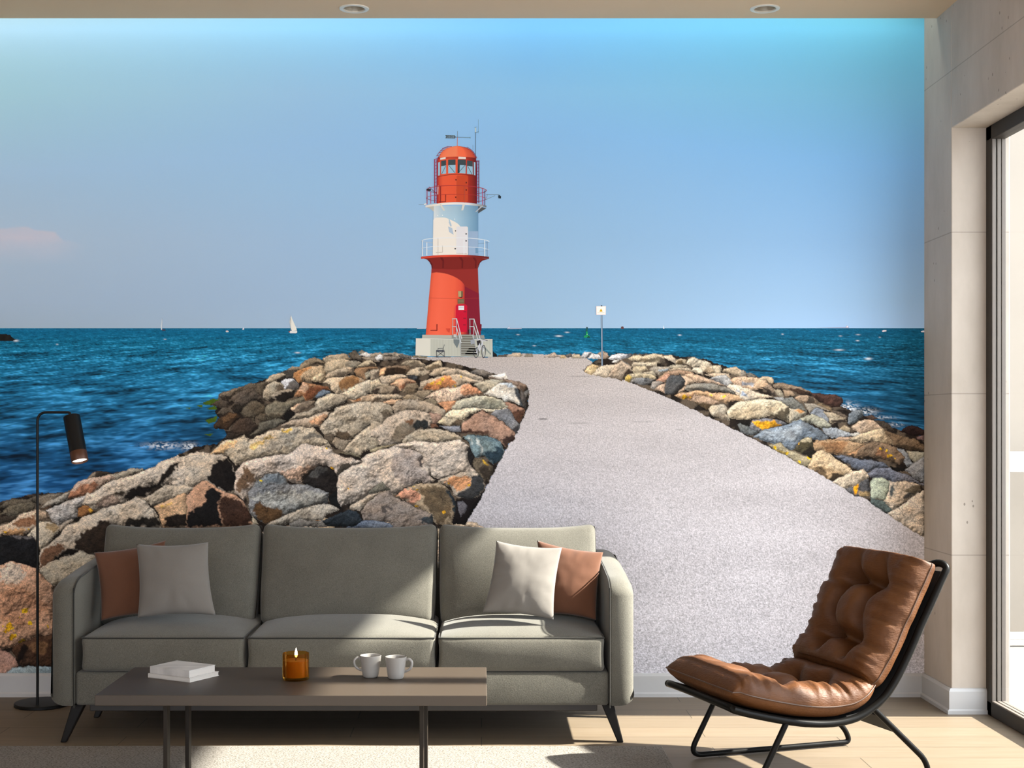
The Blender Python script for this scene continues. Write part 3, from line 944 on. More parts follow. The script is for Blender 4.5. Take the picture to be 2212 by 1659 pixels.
def shifted(r, dx, dy):
    q = {'t': r['t'], 'c': r['c'], 'p': [(x + dx, y + dy) for x, y in r['p']], 'f': []}
    for c, pp, sp in r['f']:
        if sp:
            q['f'].append((c, ((pp[0][0] + dx, pp[0][1] + dy), pp[1]), True))
        else:
            q['f'].append((c, [(x + dx, y + dy) for x, y in pp], False))
    return q
# more of the same pile where furniture hides it (low behind the sofa and beyond the left edge)
hid = [shifted(r, 20, 330) for r in rocks if r['t'] in 'AB'] + [shifted(r, 0, 215) for r in rocks if r['t'] in 'CD']
def mirrored(r):
    def mp_(x, y):
        return (-x, y + 0.55 * x)
    q = {'t': r['t'], 'c': r['c'], 'p': [mp_(x, y) for x, y in r['p']], 'f': []}
    for c, pp, sp in r['f']:
        q['f'].append((c, (mp_(*pp[0]), pp[1]), True) if sp else (c, [mp_(x, y) for x, y in pp], False))
    return q
hid = [r for r in hid if max(y for x, y in r['p']) > 1150 and min(x for x, y in r['p']) > 60]
hid += [mirrored(r) for r in rocks if r['t'] in 'EF']
for r in hid:
    r['hidden'] = True
rocks = hid + rocks

FT = fbm(PX / 11.0 + 61, PY / 8.0 + 23, 4, 0.65)
L = np.array([-0.50, -0.62, 0.60])
L = L / np.linalg.norm(L)
def seg_dist(x, y, a, b):
    ax, ay = a
    bx, by = b
    dx, dy_ = bx - ax, by - ay
    l2 = dx * dx + dy_ * dy_ + 1e-9
    t = np.clip(((x - ax) * dx + (y - ay) * dy_) / l2, 0, 1)
    return np.hypot(x - ax - t * dx, y - ay - t * dy_)
for ri, r in enumerate(rocks):
    xs = [p[0] for p in r['p']]
    ys = [p[1] for p in r['p']]
    size = math.sqrt(max((max(xs) - min(xs)) * (max(ys) - min(ys)), 1))
    i0, i1 = int((min(xs) - X0) / ST) - 3, int((max(xs) - X0) / ST) + 4
    j0, j1 = int((min(ys) - Y0) / ST) - 3, int((max(ys) - Y0) / ST) + 4
    i0, i1, j0, j1 = max(i0, 0), min(i1, NX), max(j0, 0), min(j1, NY)
    if i1 - i0 < 3 or j1 - j0 < 3:
        continue
    sl = (slice(j0, j1), slice(i0, i1))
    x, y = PX[sl], PY[sl]
    a1 = min(5.0, 0.08 * size + 1.0)
    xx = x + a1 * JX[sl] + 0.08 * size * KX[sl]
    yy = y + a1 * JY[sl] + 0.08 * size * KY[sl]
    m = inpoly(r['p'], xx, yy)
    if not m.any():
        continue
    rr = random.Random(ri * 13 + 5)
    col = np.ones(x.shape + (3,)) * lin(r['c'])
    # planes of the faceted boulder: distance to the outline gives the height, rounded
    d = np.full(x.shape, 1e9)
    n = len(r['p'])
    for k in range(n):
        d = np.minimum(d, seg_dist(xx, yy, r['p'][k], r['p'][(k + 1) % n]))
    R = 0.15 * size
    h = R * 0.55 * np.sqrt(1 - (1 - np.clip(d / R, 0, 1)) ** 2)
    # flat facets from a coarse cell pattern, each with its own tilt
    nc = 3 + int(size / 35)
    best = np.full(x.shape, 1e9)
    cell = np.zeros(x.shape, dtype=int)
    tilt = []
    for k in range(nc):
        sx = rr.uniform(min(xs), max(xs))
        sy = rr.uniform(min(ys), max(ys))
        q = np.hypot((xx - sx), (yy - sy) * 1.5) + 0.15 * size * (KX[sl])
        cell = np.where(q < best, k, cell)
        best = np.minimum(best, q)
        tilt.append((rr.uniform(-.34, .34), rr.uniform(-.30, .34)))
    tl = np.array(tilt)
    hn = h + 0.035 * size * (fbm(x / (0.16 * size + 2) + ri, y / (0.13 * size + 2) + 2 * ri, 5, 0.66) - 0.5) * 3.3
    gyy, gxx = np.gradient(hn, ST)
    gxx = gxx + tl[cell][..., 0]
    gyy = gyy + tl[cell][..., 1]
    nl = (-gxx * L[0] - gyy * L[1] + L[2]) / np.sqrt(1 + gxx ** 2 + gyy ** 2)
    shade = 0.36 + 0.64 * np.clip(nl / L[2], -0.2, 1.45)
    shade = np.clip(shade * 1.06, 0.2, 1.3)
    # facets and stains seen in the picture
    for (fc, fp, spot) in r['f']:
        if spot:
            (cx, cy), rad = fp
            mm = np.hypot((xx - cx), (yy - cy) * 1.2) + 3.2 * rad * JX[sl] < rad
            w = mm.astype(float)
            dk = 1.0
        else:
            aa = min(11.0, 0.09 * size + 1.2)
            mm = inpoly(fp, x + aa * 1.5 * JX[sl] + 0.04 * size * KY[sl], y + aa * 1.5 * JY[sl] + 0.04 * size * KX[sl])
            w = mm.astype(float)
            w[1:-1, 1:-1] = (2 * w[1:-1, 1:-1] + w[:-2, 1:-1] + w[2:, 1:-1] + w[1:-1, :-2] + w[1:-1, 2:]) / 6
            dk = sum(fc) / max(sum(r['c']), 1)
        wc = w[..., None]
        col = col * (1 - wc) + lin(fc) * wc * (0.55 + 0.9 * FT[sl])[..., None]
        if dk < 0.75:
            shade = shade * (1 - w) + (0.85 + 0.35 * (shade - 0.85)) * w
    # mineral mottling, cracks and speckle
    mt = fbm(x / 14.0 + ri * 3.7, y / 11.0 + ri, 4, 0.6) - 0.5
    cr = np.abs(fbm(x / (0.22 * size + 4) + ri * 1.3, y / (0.16 * size + 4) + ri * 2.1, 4, 0.55) - 0.5)
    crack = np.clip(1 - cr / 0.018, 0, 1) * (fbm(x / 30 + ri, y / 30, 2) > 0.50)
    col = col * (1 + np.stack([0.62 * mt, 0.58 * mt, 0.52 * mt], -1))
    warm = (fbm(x / 26.0 + ri * 7.1, y / 20.0 + 5, 3) - 0.5)
    col = col * (1 + np.stack([0.16 * warm, 0.0 * warm, -0.18 * warm], -1))
    gn = fbm(x / 3.2 + ri, y / 2.8 + ri * 2, 2, 0.6) - 0.5
    col = col * (1 + 0.75 * gn)[..., None]
    ao = 1 - 0.42 * np.exp(-d / 1.6)
    dgy, dgx = np.gradient(d, ST)
    under = np.clip(-(dgx * 0.55 + dgy * 0.83), 0, 1)
    ao = ao * (1 - 0.62 * under * np.exp(-d / (0.055 * size + 1.5)))
    rim = np.clip(dgx * 0.45 + dgy * 0.9, 0, 1) * np.exp(-((d - 2.5) / (0.03 * size + 1.5)) ** 2)
    ao = ao * (1 + 0.22 * rim)
    out = col * 1.08 * (shade * ao * (1 - 0.72 * crack))[..., None]
    sub = canvas[sl]
    sub[m] = out[m]
    canvas[sl] = sub
    idsub = ids[sl]
    idsub[m] = 10 + ri
    ids[sl] = idsub

# --- green weed
for pl in ([(440, 868), (462, 862), (475, 864), (460, 873), (440, 875)], [(448, 884), (465, 876), (472, 884), (455, 886)],
           [(444, 908), (462, 902), (470, 897), (466, 910), (452, 916)], [(425, 877), (440, 873), (436, 880)], [(400, 881), (412, 880), (410, 884)], [(440, 938), (460, 936), (455, 942)]):
    mm = inpoly(pl, PX + 6 * JX, PY + 4 * JY) & ((ids == 0) | (ids == 2))
    canvas[mm] = (lin((66, 92, 22)) * (0.5 + 1.0 * und[..., None]))[mm]
mm = inpoly([(-400, 722), (-200, 714), (-60, 716), (0, 721), (12, 722), (22, 723), (30, 731), (36, 733), (30, 736), (0, 737), (-400, 740)], PX + 2 * JX, PY + 2 * JY)
canvas[mm] = (lin((30, 27, 24)) * (0.4 + 1.3 * und[..., None]))[mm]
ids[mm] = 5

# --- cut the canvas into one flat piece per printed item
cell_id = ids[:-1, :-1]
def piece(mask):
    jj, ii = np.nonzero(mask)
    q = np.stack([jj * NX + ii, (jj + 1) * NX + ii, (jj + 1) * NX + ii + 1, jj * NX + ii + 1], -1)
    u, inv = np.unique(q, return_inverse=True)
    vx, vy = PX.ravel()[u], PY.ravel()[u]
    v = np.stack([(vx - CX) * SM, np.full(vx.shape, YM), EYE - (vy - CY) * SM], -1)
    return v, inv.reshape(q.shape), canvas.reshape(-1, 3)[u]
printed('sea', *piece(cell_id == 0), PR_SMOOTH, mural, 'blue sea with small whitecaps')
printed('pier_path', *piece(cell_id == 1), PR_PATH, mural, 'pale grey gravel path narrowing to the lighthouse')
printed('breakwater', *piece(cell_id == 5), PR_SMOOTH, mural, 'dark far breakwater')
cnt = np.bincount(cell_id.ravel(), minlength=10 + len(rocks))
vis = [(cnt[10 + k], k) for k, r in enumerate(rocks) if cnt[10 + k] > 0 and not r.get('hidden')]
vis.sort(reverse=True)
keep = [k for c, k in vis[:100]]
for k in sorted(keep):
    printed('boulder', *piece(cell_id == 10 + k), PR_ROCK, mural)
rest = (cell_id >= 10) & ~np.isin(cell_id, [10 + k for k in keep])
printed('rubble', *piece(rest | (cell_id == 2)), PR_ROCK, mural, 'smaller rocks and dark hollows of the pier', kind='stuff')

# ---------------------------------------------------------------- sky
sx = np.linspace(X0, X1, 120)
sy = np.concatenate([np.linspace(-45, 690, 60), np.linspace(694, 709, 8)])
SX, SY = np.meshgrid(sx, sy)
def grad(xs, table):
    return np.stack([np.interp(SX, xs, [t[k] for t in table]) for k in range(3)], -1)
rows = [(-45, ((164, 208, 255), (140, 199, 255), (114, 184, 255), (110, 200, 255))), (60, ((164, 208, 255), (138, 198, 255), (114, 184, 255), (112, 200, 255))), (130, ((169, 216, 255), (147, 200, 252), (125, 188, 250), (118, 200, 255))), (200, ((172, 219, 255), (155, 201, 245), (137, 194, 244), (124, 198, 255))), (300, ((172, 213, 249), (154, 198, 240), (138, 189, 236), (126, 190, 247))), (400, ((173, 206, 235), (156, 197, 234), (143, 187, 228), (130, 184, 234))), (520, ((178, 201, 223), (159, 192, 225), (146, 184, 218), (137, 180, 223))), (650, ((169, 191, 214), (159, 187, 216), (150, 183, 213), (152, 188, 223))), (709, ((164, 184, 202), (161, 187, 213), (153, 183, 209), (160, 195, 232)))]  # sky tones include a lift, mostly at left, for weaker light on the wall
tabs = [np.stack([np.interp(SX[0], [0, 650, 1150, 1980], [lin(c)[k] for c in r[1]]) for k in range(3)], -1) for r in rows]
ry = [r[0] for r in rows]
skyc = np.zeros(SX.shape + (3,))
for j in range(SX.shape[0]):
    k = max(i for i in range(len(ry)) if ry[i] <= sy[j] + 1e-6)
    k = min(k, len(ry) - 2)
    t = (sy[j] - ry[k]) / (ry[k + 1] - ry[k])
    skyc[j] = tabs[k] * (1 - t) + tabs[k + 1] * t
nv = SX.size
jj, ii = np.meshgrid(np.arange(SX.shape[0] - 1), np.arange(SX.shape[1] - 1), indexing='ij')
w = SX.shape[1]
q = np.stack([jj * w + ii, (jj + 1) * w + ii, (jj + 1) * w + ii + 1, jj * w + ii + 1], -1).reshape(-1, 4)
v = np.stack([(SX - CX) * SM, np.full(SX.shape, YM), EYE - (SY - CY) * SM], -1).reshape(-1, 3)
printed('sky', v, q, skyc.reshape(-1, 3), PR_SMOOTH, mural, 'clear blue sky')
# cloud: its own soft patch, blended into the sky at the rim
cx = np.linspace(-330, 190, 90)
cy = np.linspace(470, 580, 40)
CXX, CYY = np.meshgrid(cx, cy)
top = np.interp(CXX, [-330, -200, -80, 0, 14, 40, 62, 75, 100, 122, 135, 175, 190], [500, 494, 486, 491, 492, 488, 489, 495, 497, 501, 515, 524, 540])
a = np.clip((CYY - top + 5 * (fbm(CXX / 14, CYY / 10, 3) - .5)) / 5.0, 0, 1) * np.clip((575 - CYY) / 60.0, 0, 1) ** 1.3 * np.clip((186 - CXX) / 70.0, 0, 1)
a *= 0.75 + 0.5 * (fbm(CXX / 30, CYY / 16, 3) - .5)
sk = np.stack([np.interp(CYY, sy, skyc[:, int(np.argmin(abs(sx - 40))), k]) for k in range(3)], -1)
skx = np.zeros(CXX.shape + (3,))
for i in range(CXX.shape[1]):
    c0 = np.interp(cx[i], sx, np.arange(len(sx)))
    i0 = int(min(c0, len(sx) - 2))
    t = c0 - i0
    for k in range(3):
        skx[:, i, k] = np.interp(cy, sy, skyc[:, i0, k] * (1 - t) + skyc[:, i0 + 1, k] * t)
cc = skx * (1 - 0.75 * a[..., None]) + lin((212, 206, 220)) * 0.75 * a[..., None]
w = CXX.shape[1]
jj, ii = np.meshgrid(np.arange(CXX.shape[0] - 1), np.arange(w - 1), indexing='ij')
q = np.stack([jj * w + ii, (jj + 1) * w + ii, (jj + 1) * w + ii + 1, jj * w + ii + 1], -1).reshape(-1, 4)
v = np.array([M3(x, y, 1) for x, y in zip(CXX.ravel(), CYY.ravel())])
printed('cloud', v, q, cc.reshape(-1, 3), PR_SMOOTH, mural, 'small pinkish cloud')

# ---------------------------------------------------------------- printed line work: lighthouse, sign, boats
class Ink:
    """collects flat coloured shapes of one printed item"""
    def __init__(self):
        self.v, self.f, self.c = [], [], []
    def poly(self, pts, col, layer=2):
        b = len(self.v)
        from mathutils.geometry import tessellate_polygon
        tri = tessellate_polygon([[Vector((x, y, 0)) for x, y in pts]])
        self.v += [M3(x, y, layer) for x, y in pts]
        self.c += [tuple(lin(col))] * len(pts)
        for t in tri:
            t = list(t)
            ax, ay = pts[t[0]]
            bx, by = pts[t[1]]
            cx_, cy_ = pts[t[2]]
            if (bx - ax) * (cy_ - ay) - (by - ay) * (cx_ - ax) > 0:
                t.reverse()
            self.f.append([b + i for i in t])
        return self
    def line(self, pts, wd, col, layer=3):
        for (ax, ay), (bx, by) in zip(pts[:-1], pts[1:]):
            layer += 0.04
            l = math.hypot(bx - ax, by - ay) or 1
            nx, ny = -(by - ay) / l * wd / 2, (bx - ax) / l * wd / 2
            ex, ey = (bx - ax) / l * wd * 0.3, (by - ay) / l * wd * 0.3
            self.poly([(ax + nx - ex, ay + ny - ey), (bx + nx + ex, by + ny + ey), (bx - nx + ex, by - ny + ey), (ax - nx - ex, ay - ny - ey)], col, layer)
        return self
    def strip(self, rows, stops, layer=2, n=28, tone=None):
        """rows: (y, xleft, xright, sag) top to bottom; stops: (u, colour) across"""
        us = np.linspace(0, 1, n + 1)
        cs = np.stack([np.interp(us, [s[0] for s in stops], [lin(s[1])[k] for s in stops]) for k in range(3)], -1)
        b = len(self.v)
        for ri_, row in enumerate(rows):
            y, xl, xr = row[:3]
            sag = row[3] if len(row) > 3 else 0
            tn = row[4] if len(row) > 4 else 1.0
            for u, c in zip(us, cs):
                self.v.append(M3(xl + (xr - xl) * u, y + sag * (1 - (2 * u - 1) ** 2), layer))
                self.c.append(tuple(c * tn))
        for j in range(len(rows) - 1):
            for i in range(n):
                a0 = b + j * (n + 1) + i
                self.f.append([a0, a0 + n + 1, a0 + n + 2, a0 + 1])
        return self
    def done(self, name, parent, label=None):
        return printed(name, np.array(self.v), self.f, np.array(self.c), PR_SMOOTH, parent, label)
def t4(*p):
    return [(860 + x / 6.381, 240 + y / 6.381) for x, y in p]
def t5(*p):
    return [(860 + x / 5.184, 480 + y / 5.184) for x, y in p]
def arc(pts, n=6):
    return [(p.x, p.y) for p in catmull([Vector((x, y, 0)) for x, y in pts], n)]

# tower body
k = Ink()
def y5(v): return 480 + v / 5.184
def x5(v): return 860 + v / 5.184
def y4(v): return 240 + v / 6.381
def x4(v): return 860 + v / 6.381
k.strip([(y5(505), x5(377), x5(893), 2), (y5(850), x5(345), x5(905), 1.5), (y5(1262), x5(310), x5(926), 2)],
        [(0, (204, 84, 60)), (.06, (232, 98, 70)), (.2, (238, 104, 76)), (.5, (232, 96, 68)), (.66, (216, 78, 58)), (.72, (170, 46, 48)), (.8, (140, 30, 48)), (.92, (118, 30, 42)), (1, (96, 34, 40))], 2)
k.poly(arc(t5((377, 505), (640, 512), (893, 505)), 4) + t5((900, 700), (905, 850), (906, 920), (745, 920), (748, 760)) + arc(t5((745, 705), (700, 655), (620, 607), (520, 573), (430, 562), (374, 571)), 5), (142, 44, 40), 3)
k.poly(t5((748, 720), (905, 800), (925, 1262), (770, 1262), (745, 900)), (126, 28, 46), 4)
k.line(t5((345, 848), (630, 858), (905, 850)), 0.5, (170, 62, 48), 4)
k.line(t5((374, 571), (430, 562), (520, 573)), 0.6, (180, 80, 60), 4)
lighthouse = k.done('lighthouse', mural, 'red and white lighthouse tower')
# white middle storey
k = Ink()
k.strip([(y4(1300), x4(493), x4(1104), 1, .92), (y4(1480), x4(489), x4(1105), 1, 1), (y5(372), x5(388), x5(897), 1, 1)],
        [(0, (214, 222, 226)), (.2, (178, 206, 222)), (.5, (166, 198, 218)), (.8, (132, 172, 200)), (1, (104, 146, 180))], 4)
k.poly(arc([(936.0, 476), (940, 471.3), (950, 470.3), (960, 470.3), (969, 473)], 4) + [(972, 488), (976, 488)] + arc([(971, 474), (985, 481), (994, 489), (1003, 505), (1011.5, 520)], 4) + [(1011.5, 551), (935, 551.5)], (234, 229, 220), 5)
k.poly([(1011, 500), (1032.6, 500), (1032.6, 551), (1011, 551)], (150, 176, 206), 5)
k.poly(t5((890, 290), (866, 290), (866, 350), (897, 350)), (110, 150, 185), 6)
k.poly(t5((560, 50), (606, 68), (622, 142), (572, 112)), (176, 194, 212), 6)
k.poly(t5((566, 0), (580, 0), (598, 52), (585, 48)), (176, 194, 212), 6)
k.line(t5((425, 342), (498, 338), (496, 265)), 1.0, (190, 180, 165), 6)
for p in (t4((545, 1440)), t4((612, 1438)), t4((780, 1492))):
    k.poly([(p[0][0] - 1, p[0][1] - 1), (p[0][0] + 1, p[0][1] - 1), (p[0][0] + 1, p[0][1] + 1), (p[0][0] - 1, p[0][1] + 1)], (235, 240, 240), 6)
k.done('white_storey', lighthouse, 'white middle storey')
k = Ink()
k.poly(t5((650, 62), (660, 50), (772, 50), (783, 62), (783, 340), (772, 352), (660, 352), (648, 338)), (222, 222, 226), 6)
k.line(t5((651, 60), (649, 340)), 0.8, (236, 232, 224), 7)
k.line(t5((652, 348), (772, 356)), 0.7, (150, 150, 160), 7)
for p in ((645, 98), (762, 132), (762, 210), (640, 298)):
    k.poly(t5((p[0] - 8, p[1] - 6), (p[0] + 8, p[1] - 6), (p[0] + 8, p[1] + 8), (p[0] - 8, p[1] + 8)), (70, 76, 84), 7)
k.done('upper_door', lighthouse, 'white door')
# lower gallery
k = Ink()
k.poly(t5((262, 402), (325, 420), (355, 450), (372, 485), (377, 525)) + arc(t5((377, 522), (640, 530), (893, 522)), 4) + t5((897, 485), (915, 455), (945, 430), (1015, 414), (880, 396), (640, 386), (400, 388)), (122, 36, 32), 4)
k.poly(t5((326, 420), (352, 447), (372, 485), (378, 520), (390, 520), (384, 470), (352, 424)), (92, 22, 22), 5)
k.poly(t5((895, 520), (900, 470), (930, 430), (1012, 412), (945, 432), (917, 457)), (80, 18, 22), 5)
for bx in (485, 700, 850):
    k.poly(t5((bx - 20, 392), (bx + 12, 440), (bx + 10, 515), (bx + 26, 515), (bx + 30, 430), (bx + 10, 392)), (100, 26, 26), 5)
k.strip([(y5(388), x5(258), x5(1018), -4.2), (y5(412), x5(258), x5(1018), -4.2)], [(0, (196, 66, 50)), (.35, (216, 74, 52)), (.6, (190, 56, 44)), (.75, (130, 40, 36)), (1, (104, 36, 36))], 6)
k.done('lower_gallery', lighthouse, 'red gallery platform')
k = Ink()
W_, G_ = (228, 234, 238), (176, 190, 204)
k.line(arc(t5((266, 212), (300, 195), (390, 184), (520, 178), (640, 177), (780, 180), (900, 190), (985, 204), (1020, 218)), 3), 1.3, W_, 8)
k.line(arc(t5((266, 212), (300, 222), (390, 234)), 3), 1.0, G_, 3)
k.line(arc(t5((893, 240), (960, 236), (1005, 228), (1020, 218)), 3), 1.0, (120, 150, 180), 3)
k.line(arc(t5((266, 295), (340, 280), (450, 272), (640, 272), (820, 280), (940, 290), (1016, 308)), 3), 0.9, W_, 8)
k.line(arc(t5((266, 295), (320, 312), (390, 322)), 3), 0.8, G_, 3)
k.line(arc(t5((895, 330), (970, 324), (1016, 308)), 3), 0.8, (130, 160, 190), 3)
for (px_, ya, yb_, c_) in ((274, 210, 378, W_), (322, 232, 372, W_), (448, 182, 364, (200, 196, 190)), (738, 198, 366, W_), (970, 205, 382, W_), (998, 225, 388, (120, 146, 176))):
    k.line(t5((px_, ya), (px_, yb_)), 1.7 if c_ == W_ else 1.2, c_, 8)
k.done('lower_railing', lighthouse, 'white railing')
# upper gallery
k = Ink()
k.poly(t4((382, 1322), (440, 1345), (498, 1392), (505, 1300)), (188, 186, 178), 3)
k.poly(t4((1105, 1412), (1130, 1395), (1216, 1342), (1100, 1310)), (78, 82, 86), 3)
k.poly(t4((1062, 1392), (1080, 1392), (1175, 1310), (1150, 1305)), (178, 184, 190), 7)
k.strip([(y4(1305), x4(376), x4(1217), -7), (y4(1330), x4(378), x4(1217), -6)], [(0, (220, 216, 206)), (.4, (238, 234, 226)), (.7, (220, 222, 222)), (.9, (150, 158, 164)), (1, (110, 116, 124))], 6)
k.poly(t4((570, 1285), (590, 1280), (650, 1370), (625, 1378)), (214, 212, 204), 7)
k.poly(t4((868, 1372), (898, 1370), (922, 1290), (888, 1288)), (214, 214, 208), 7)
k.line(t4((285, 1295), (385, 1290)), 0.6, (110, 120, 130), 7)
k.poly(t4((355, 1285), (390, 1270), (395, 1290), (360, 1298)), (235, 235, 230), 8)
k.done('upper_gallery', lighthouse, 'white gallery platform')
# red lantern house
k = Ink()
k.strip([(y4(640), x4(545), x4(1075), -1), (y4(900), x4(538), x4(1080), -2), (y4(1280), x4(535), x4(1085), -3.5)],
        [(0, (150, 42, 40)), (.05, (196, 72, 50)), (.15, (226, 92, 60)), (.5, (226, 88, 56)), (.72, (200, 68, 44)), (.8, (160, 46, 36)), (.93, (122, 38, 34)), (1, (96, 28, 36))], 5)
k.poly(t4((800, 905), (815, 892), (950, 892), (964, 905), (962, 1240), (950, 1250), (800, 1250)), (196, 74, 44), 6)
k.line(t4((800, 895), (798, 1250)), 0.9, (232, 110, 74), 7)
k.poly(t4((648, 1155), (662, 1155), (660, 1255), (560, 1258), (560, 1248), (648, 1246)), (140, 44, 36), 6)
k.line(arc(t4((540, 912), (660, 886), (800, 874), (940, 880), (1078, 905)), 4), 1.1, (110, 40, 36), 6)
for p in ((798, 950), (940, 990), (940, 1090), (795, 1190)):
    k.poly(t4((p[0] - 8, p[1] - 10), (p[0] + 8, p[1] - 10), (p[0] + 8, p[1] + 10), (p[0] - 8, p[1] + 10)), (84, 28, 30), 8)
k.poly(t4((545, 1035), (556, 1030), (552, 1155), (542, 1155)), (226, 222, 220), 8)
k.done('lantern_house', lighthouse, 'orange red lantern house')
k = Ink()
for pts in (((552, 712), (577, 704), (577, 888), (550, 893)), ((594, 690), (662, 678), (662, 864), (592, 872)), ((690, 674), (792, 670), (792, 858), (690, 862)),
            ((822, 670), (934, 674), (930, 864), (820, 858)), ((950, 682), (1026, 694), (1030, 878), (948, 868)), ((1044, 704), (1066, 712), (1066, 890), (1044, 884))):
    (xa, ya), (xb, yb_), (xc, yc), (xd, yd) = pts
    f_ = 0.40
    k.poly(t4(*pts), (150, 190, 214), 7)
    if xb - xa > 40:
        k.poly(t4((xa, ya), (xb, yb_), (xb, yb_ + (yc - yb_) * f_), (xa, ya + (yd - ya) * f_)), (62, 74, 80), 8)
        k.line(t4((xa + 8, yd - 4), (xb - 6, ya + (yd - ya) * f_)) if xa < 660 or 800 < xa < 940 else t4((xa + 6, ya + (yd - ya) * f_), (xb - 8, yc - 4)), 0.9, (50, 60, 66), 9)
k.poly(t4((822, 740), (850, 740), (846, 858), (820, 858)), (52, 62, 68), 8)
k.done('lantern_window', lighthouse, 'lantern windows')
k = Ink()
k.strip([(y4(628), x4(556), x4(1072), -.6), (y4(662), x4(552), x4(1078), -.4)], [(0, (130, 40, 36)), (.3, (196, 70, 50)), (.6, (176, 56, 42)), (1, (100, 34, 34))], 8)
k.poly(t4((580, 652), (658, 636), (655, 664), (582, 676)), (222, 220, 216), 9)
k.poly(t4((832, 632), (934, 638), (934, 666), (830, 662)), (226, 222, 218), 9)
rows_ = []
for i in range(13):
    tt = i / 12
    yy_ = 486 + (648 - 486) * tt
    hw = math.sqrt(max(0.0, 1 - (1 - tt) ** 2.1)) * 246
    rows_.append((y4(yy_), x4(816 - max(hw, 20)), x4(816 + max(hw, 20)), -2.6 * tt))
k.strip(rows_, [(0, (226, 112, 78)), (.2, (248, 130, 92)), (.495, (250, 132, 94)), (.505, (244, 112, 76)), (.74, (240, 108, 72)), (.76, (220, 96, 66)), (.9, (200, 84, 60)), (1, (168, 70, 56))], 9)
k.done('dome', lighthouse, 'orange dome roof')
MG, MD = (156, 30, 62), (120, 22, 58)
for side_ in (0, 1):
    k = Ink()
    for x_, c_ in (((505, MG), (536, MG)), ((1084, MD), (1112, MD)))[side_]:
        k.line(t4((x_, 672 if x_ < 800 else 690), (x_, 1268)), 1.8, c_, 9)
    for yy_ in range(700, 1260, 46):
        if side_ == 0:
            k.line(t4((500, yy_ + 16), (540, yy_)), 0.7, MG, 9.1)
        else:
            k.line(t4((1084, yy_), (1114, yy_ - 8)), 0.7, MD, 9.1)
    if side_ == 0:
        k.line(t4((500, 672), (560, 650)), 1.2, MG, 9.2)
        k.line(t4((534, 620), (560, 580), (590, 546), (628, 514), (690, 488)), 0.8, MG, 10)
    else:
        k.line(t4((1075, 690), (1120, 688)), 1.2, MD, 9.2)
        k.line(t4((955, 500), (1000, 530), (1036, 562), (1062, 600), (1084, 645)), 0.8, MD, 10)
    for a_, b_ in ((((530, 622), (588, 604)), ((556, 582), (612, 566)), ((584, 549), (640, 540)), ((612, 520), (690, 506)), ((680, 492), (740, 494))),
                   (((910, 502), (955, 512)), ((956, 526), (1000, 540)), ((1000, 556), (1036, 574)), ((1030, 596), (1062, 610)), ((1060, 632), (1086, 652))))[side_]:
        k.line(t4(a_, b_), 0.9, MG, 10.3)
    k.done('roof_ladder', lighthouse, 'crimson ladder on the ' + ('left', 'right')[side_])
k = Ink()
k.line(arc(t4((390, 1092), (430, 1064), (560, 1040), (680, 1032), (800, 1030), (940, 1036), (1060, 1046), (1170, 1070), (1219, 1096)), 3), 1.3, (168, 52, 60), 11)
k.line(arc(t4((390, 1092), (420, 1108), (480, 1120), (545, 1126)), 3), 1.0, MD, 4)
k.line(arc(t4((1080, 1142), (1150, 1130), (1200, 1114), (1219, 1096)), 3), 1.1, MD, 4)
k.line(arc(t4((388, 1202), (440, 1176), (540, 1158), (680, 1150), (860, 1150), (1060, 1162), (1212, 1204)), 3), 0.8, (176, 56, 56), 11)
k.line(arc(t4((388, 1202), (440, 1226), (525, 1240)), 3), 0.8, MD, 4)
k.line(arc(t4((1080, 1250), (1160, 1240), (1212, 1216)), 3), 0.9, MD, 4)
for x_, ya, yb_, c_ in ((400, 1098, 1288, MG), (452, 1122, 1276, (190, 50, 90)), (585, 1042, 1264, (130, 40, 40)), (916, 1038, 1262, (180, 80, 60)), (1165, 1072, 1296, (186, 50, 96)), (1196, 1100, 1300, (92, 28, 66))):
    k.line(t4((x_, ya), (x_, yb_)), 1.4, c_, 11)
k.poly(t4((390, 1092), (400, 1075), (452, 1078), (455, 1098), (430, 1106)), (40, 36, 40), 12)
k.line(t4((428, 1048), (545, 1155)), 1.0, (130, 40, 56), 12)
k.done('upper_railing', lighthouse, 'crimson railing')
k = Ink()
k.line(t4((1212, 1150), (1390, 1152)), 1.0, (110, 126, 140), 5)
k.line(t4((1214, 1222), (1335, 1168)), 0.9, (120, 136, 150), 5)
k.line(t4((1232, 1152), (1220, 1200)), 0.7, (120, 136, 150), 5)
k.poly(t4((1378, 1168), (1396, 1158), (1420, 1180), (1416, 1208), (1382, 1204)), (34, 46, 58), 6)
k.done('signal_lamp', lighthouse, 'dark lamp on a bracket')
k = Ink()
k.line(t4((820, 280), (820, 366)), 0.8, (96, 110, 122), 5)
k.line(t4((818, 366), (816, 488)), 1.5, (196, 128, 128), 5)
k.poly(t4((650, 335), (780, 338), (797, 360), (780, 382), (650, 378), (664, 357)), (82, 98, 110), 5)
for i, x_ in enumerate((684, 710, 736, 760)):
    k.line(t4((x_ - 8, 345), (x_ + 6, 345), (x_ + 6, 371), (x_ - 8, 371)), 0.5, (150, 184, 208), 6)
    k.line(t4((x_ - 8, 345 + (i % 2) * 13), (x_ + 6, 345 + (i % 2) * 13)), 0.5, (150, 184, 208), 6)
k.line(t4((790, 362), (995, 370)), 1.0, (96, 116, 132), 5)
k.line(t4((994, 360), (994, 380)), 0.8, (96, 116, 132), 5)
k.line(t4((1068, 232), (1066, 640)), 1.3, (86, 112, 134), 5)
k.poly(t4((1060, 236), (1076, 236), (1074, 296), (1060, 296)), (196, 210, 206), 6)
k.line(t4((1106, 118), (1106, 310)), 0.5, (96, 124, 146), 5)
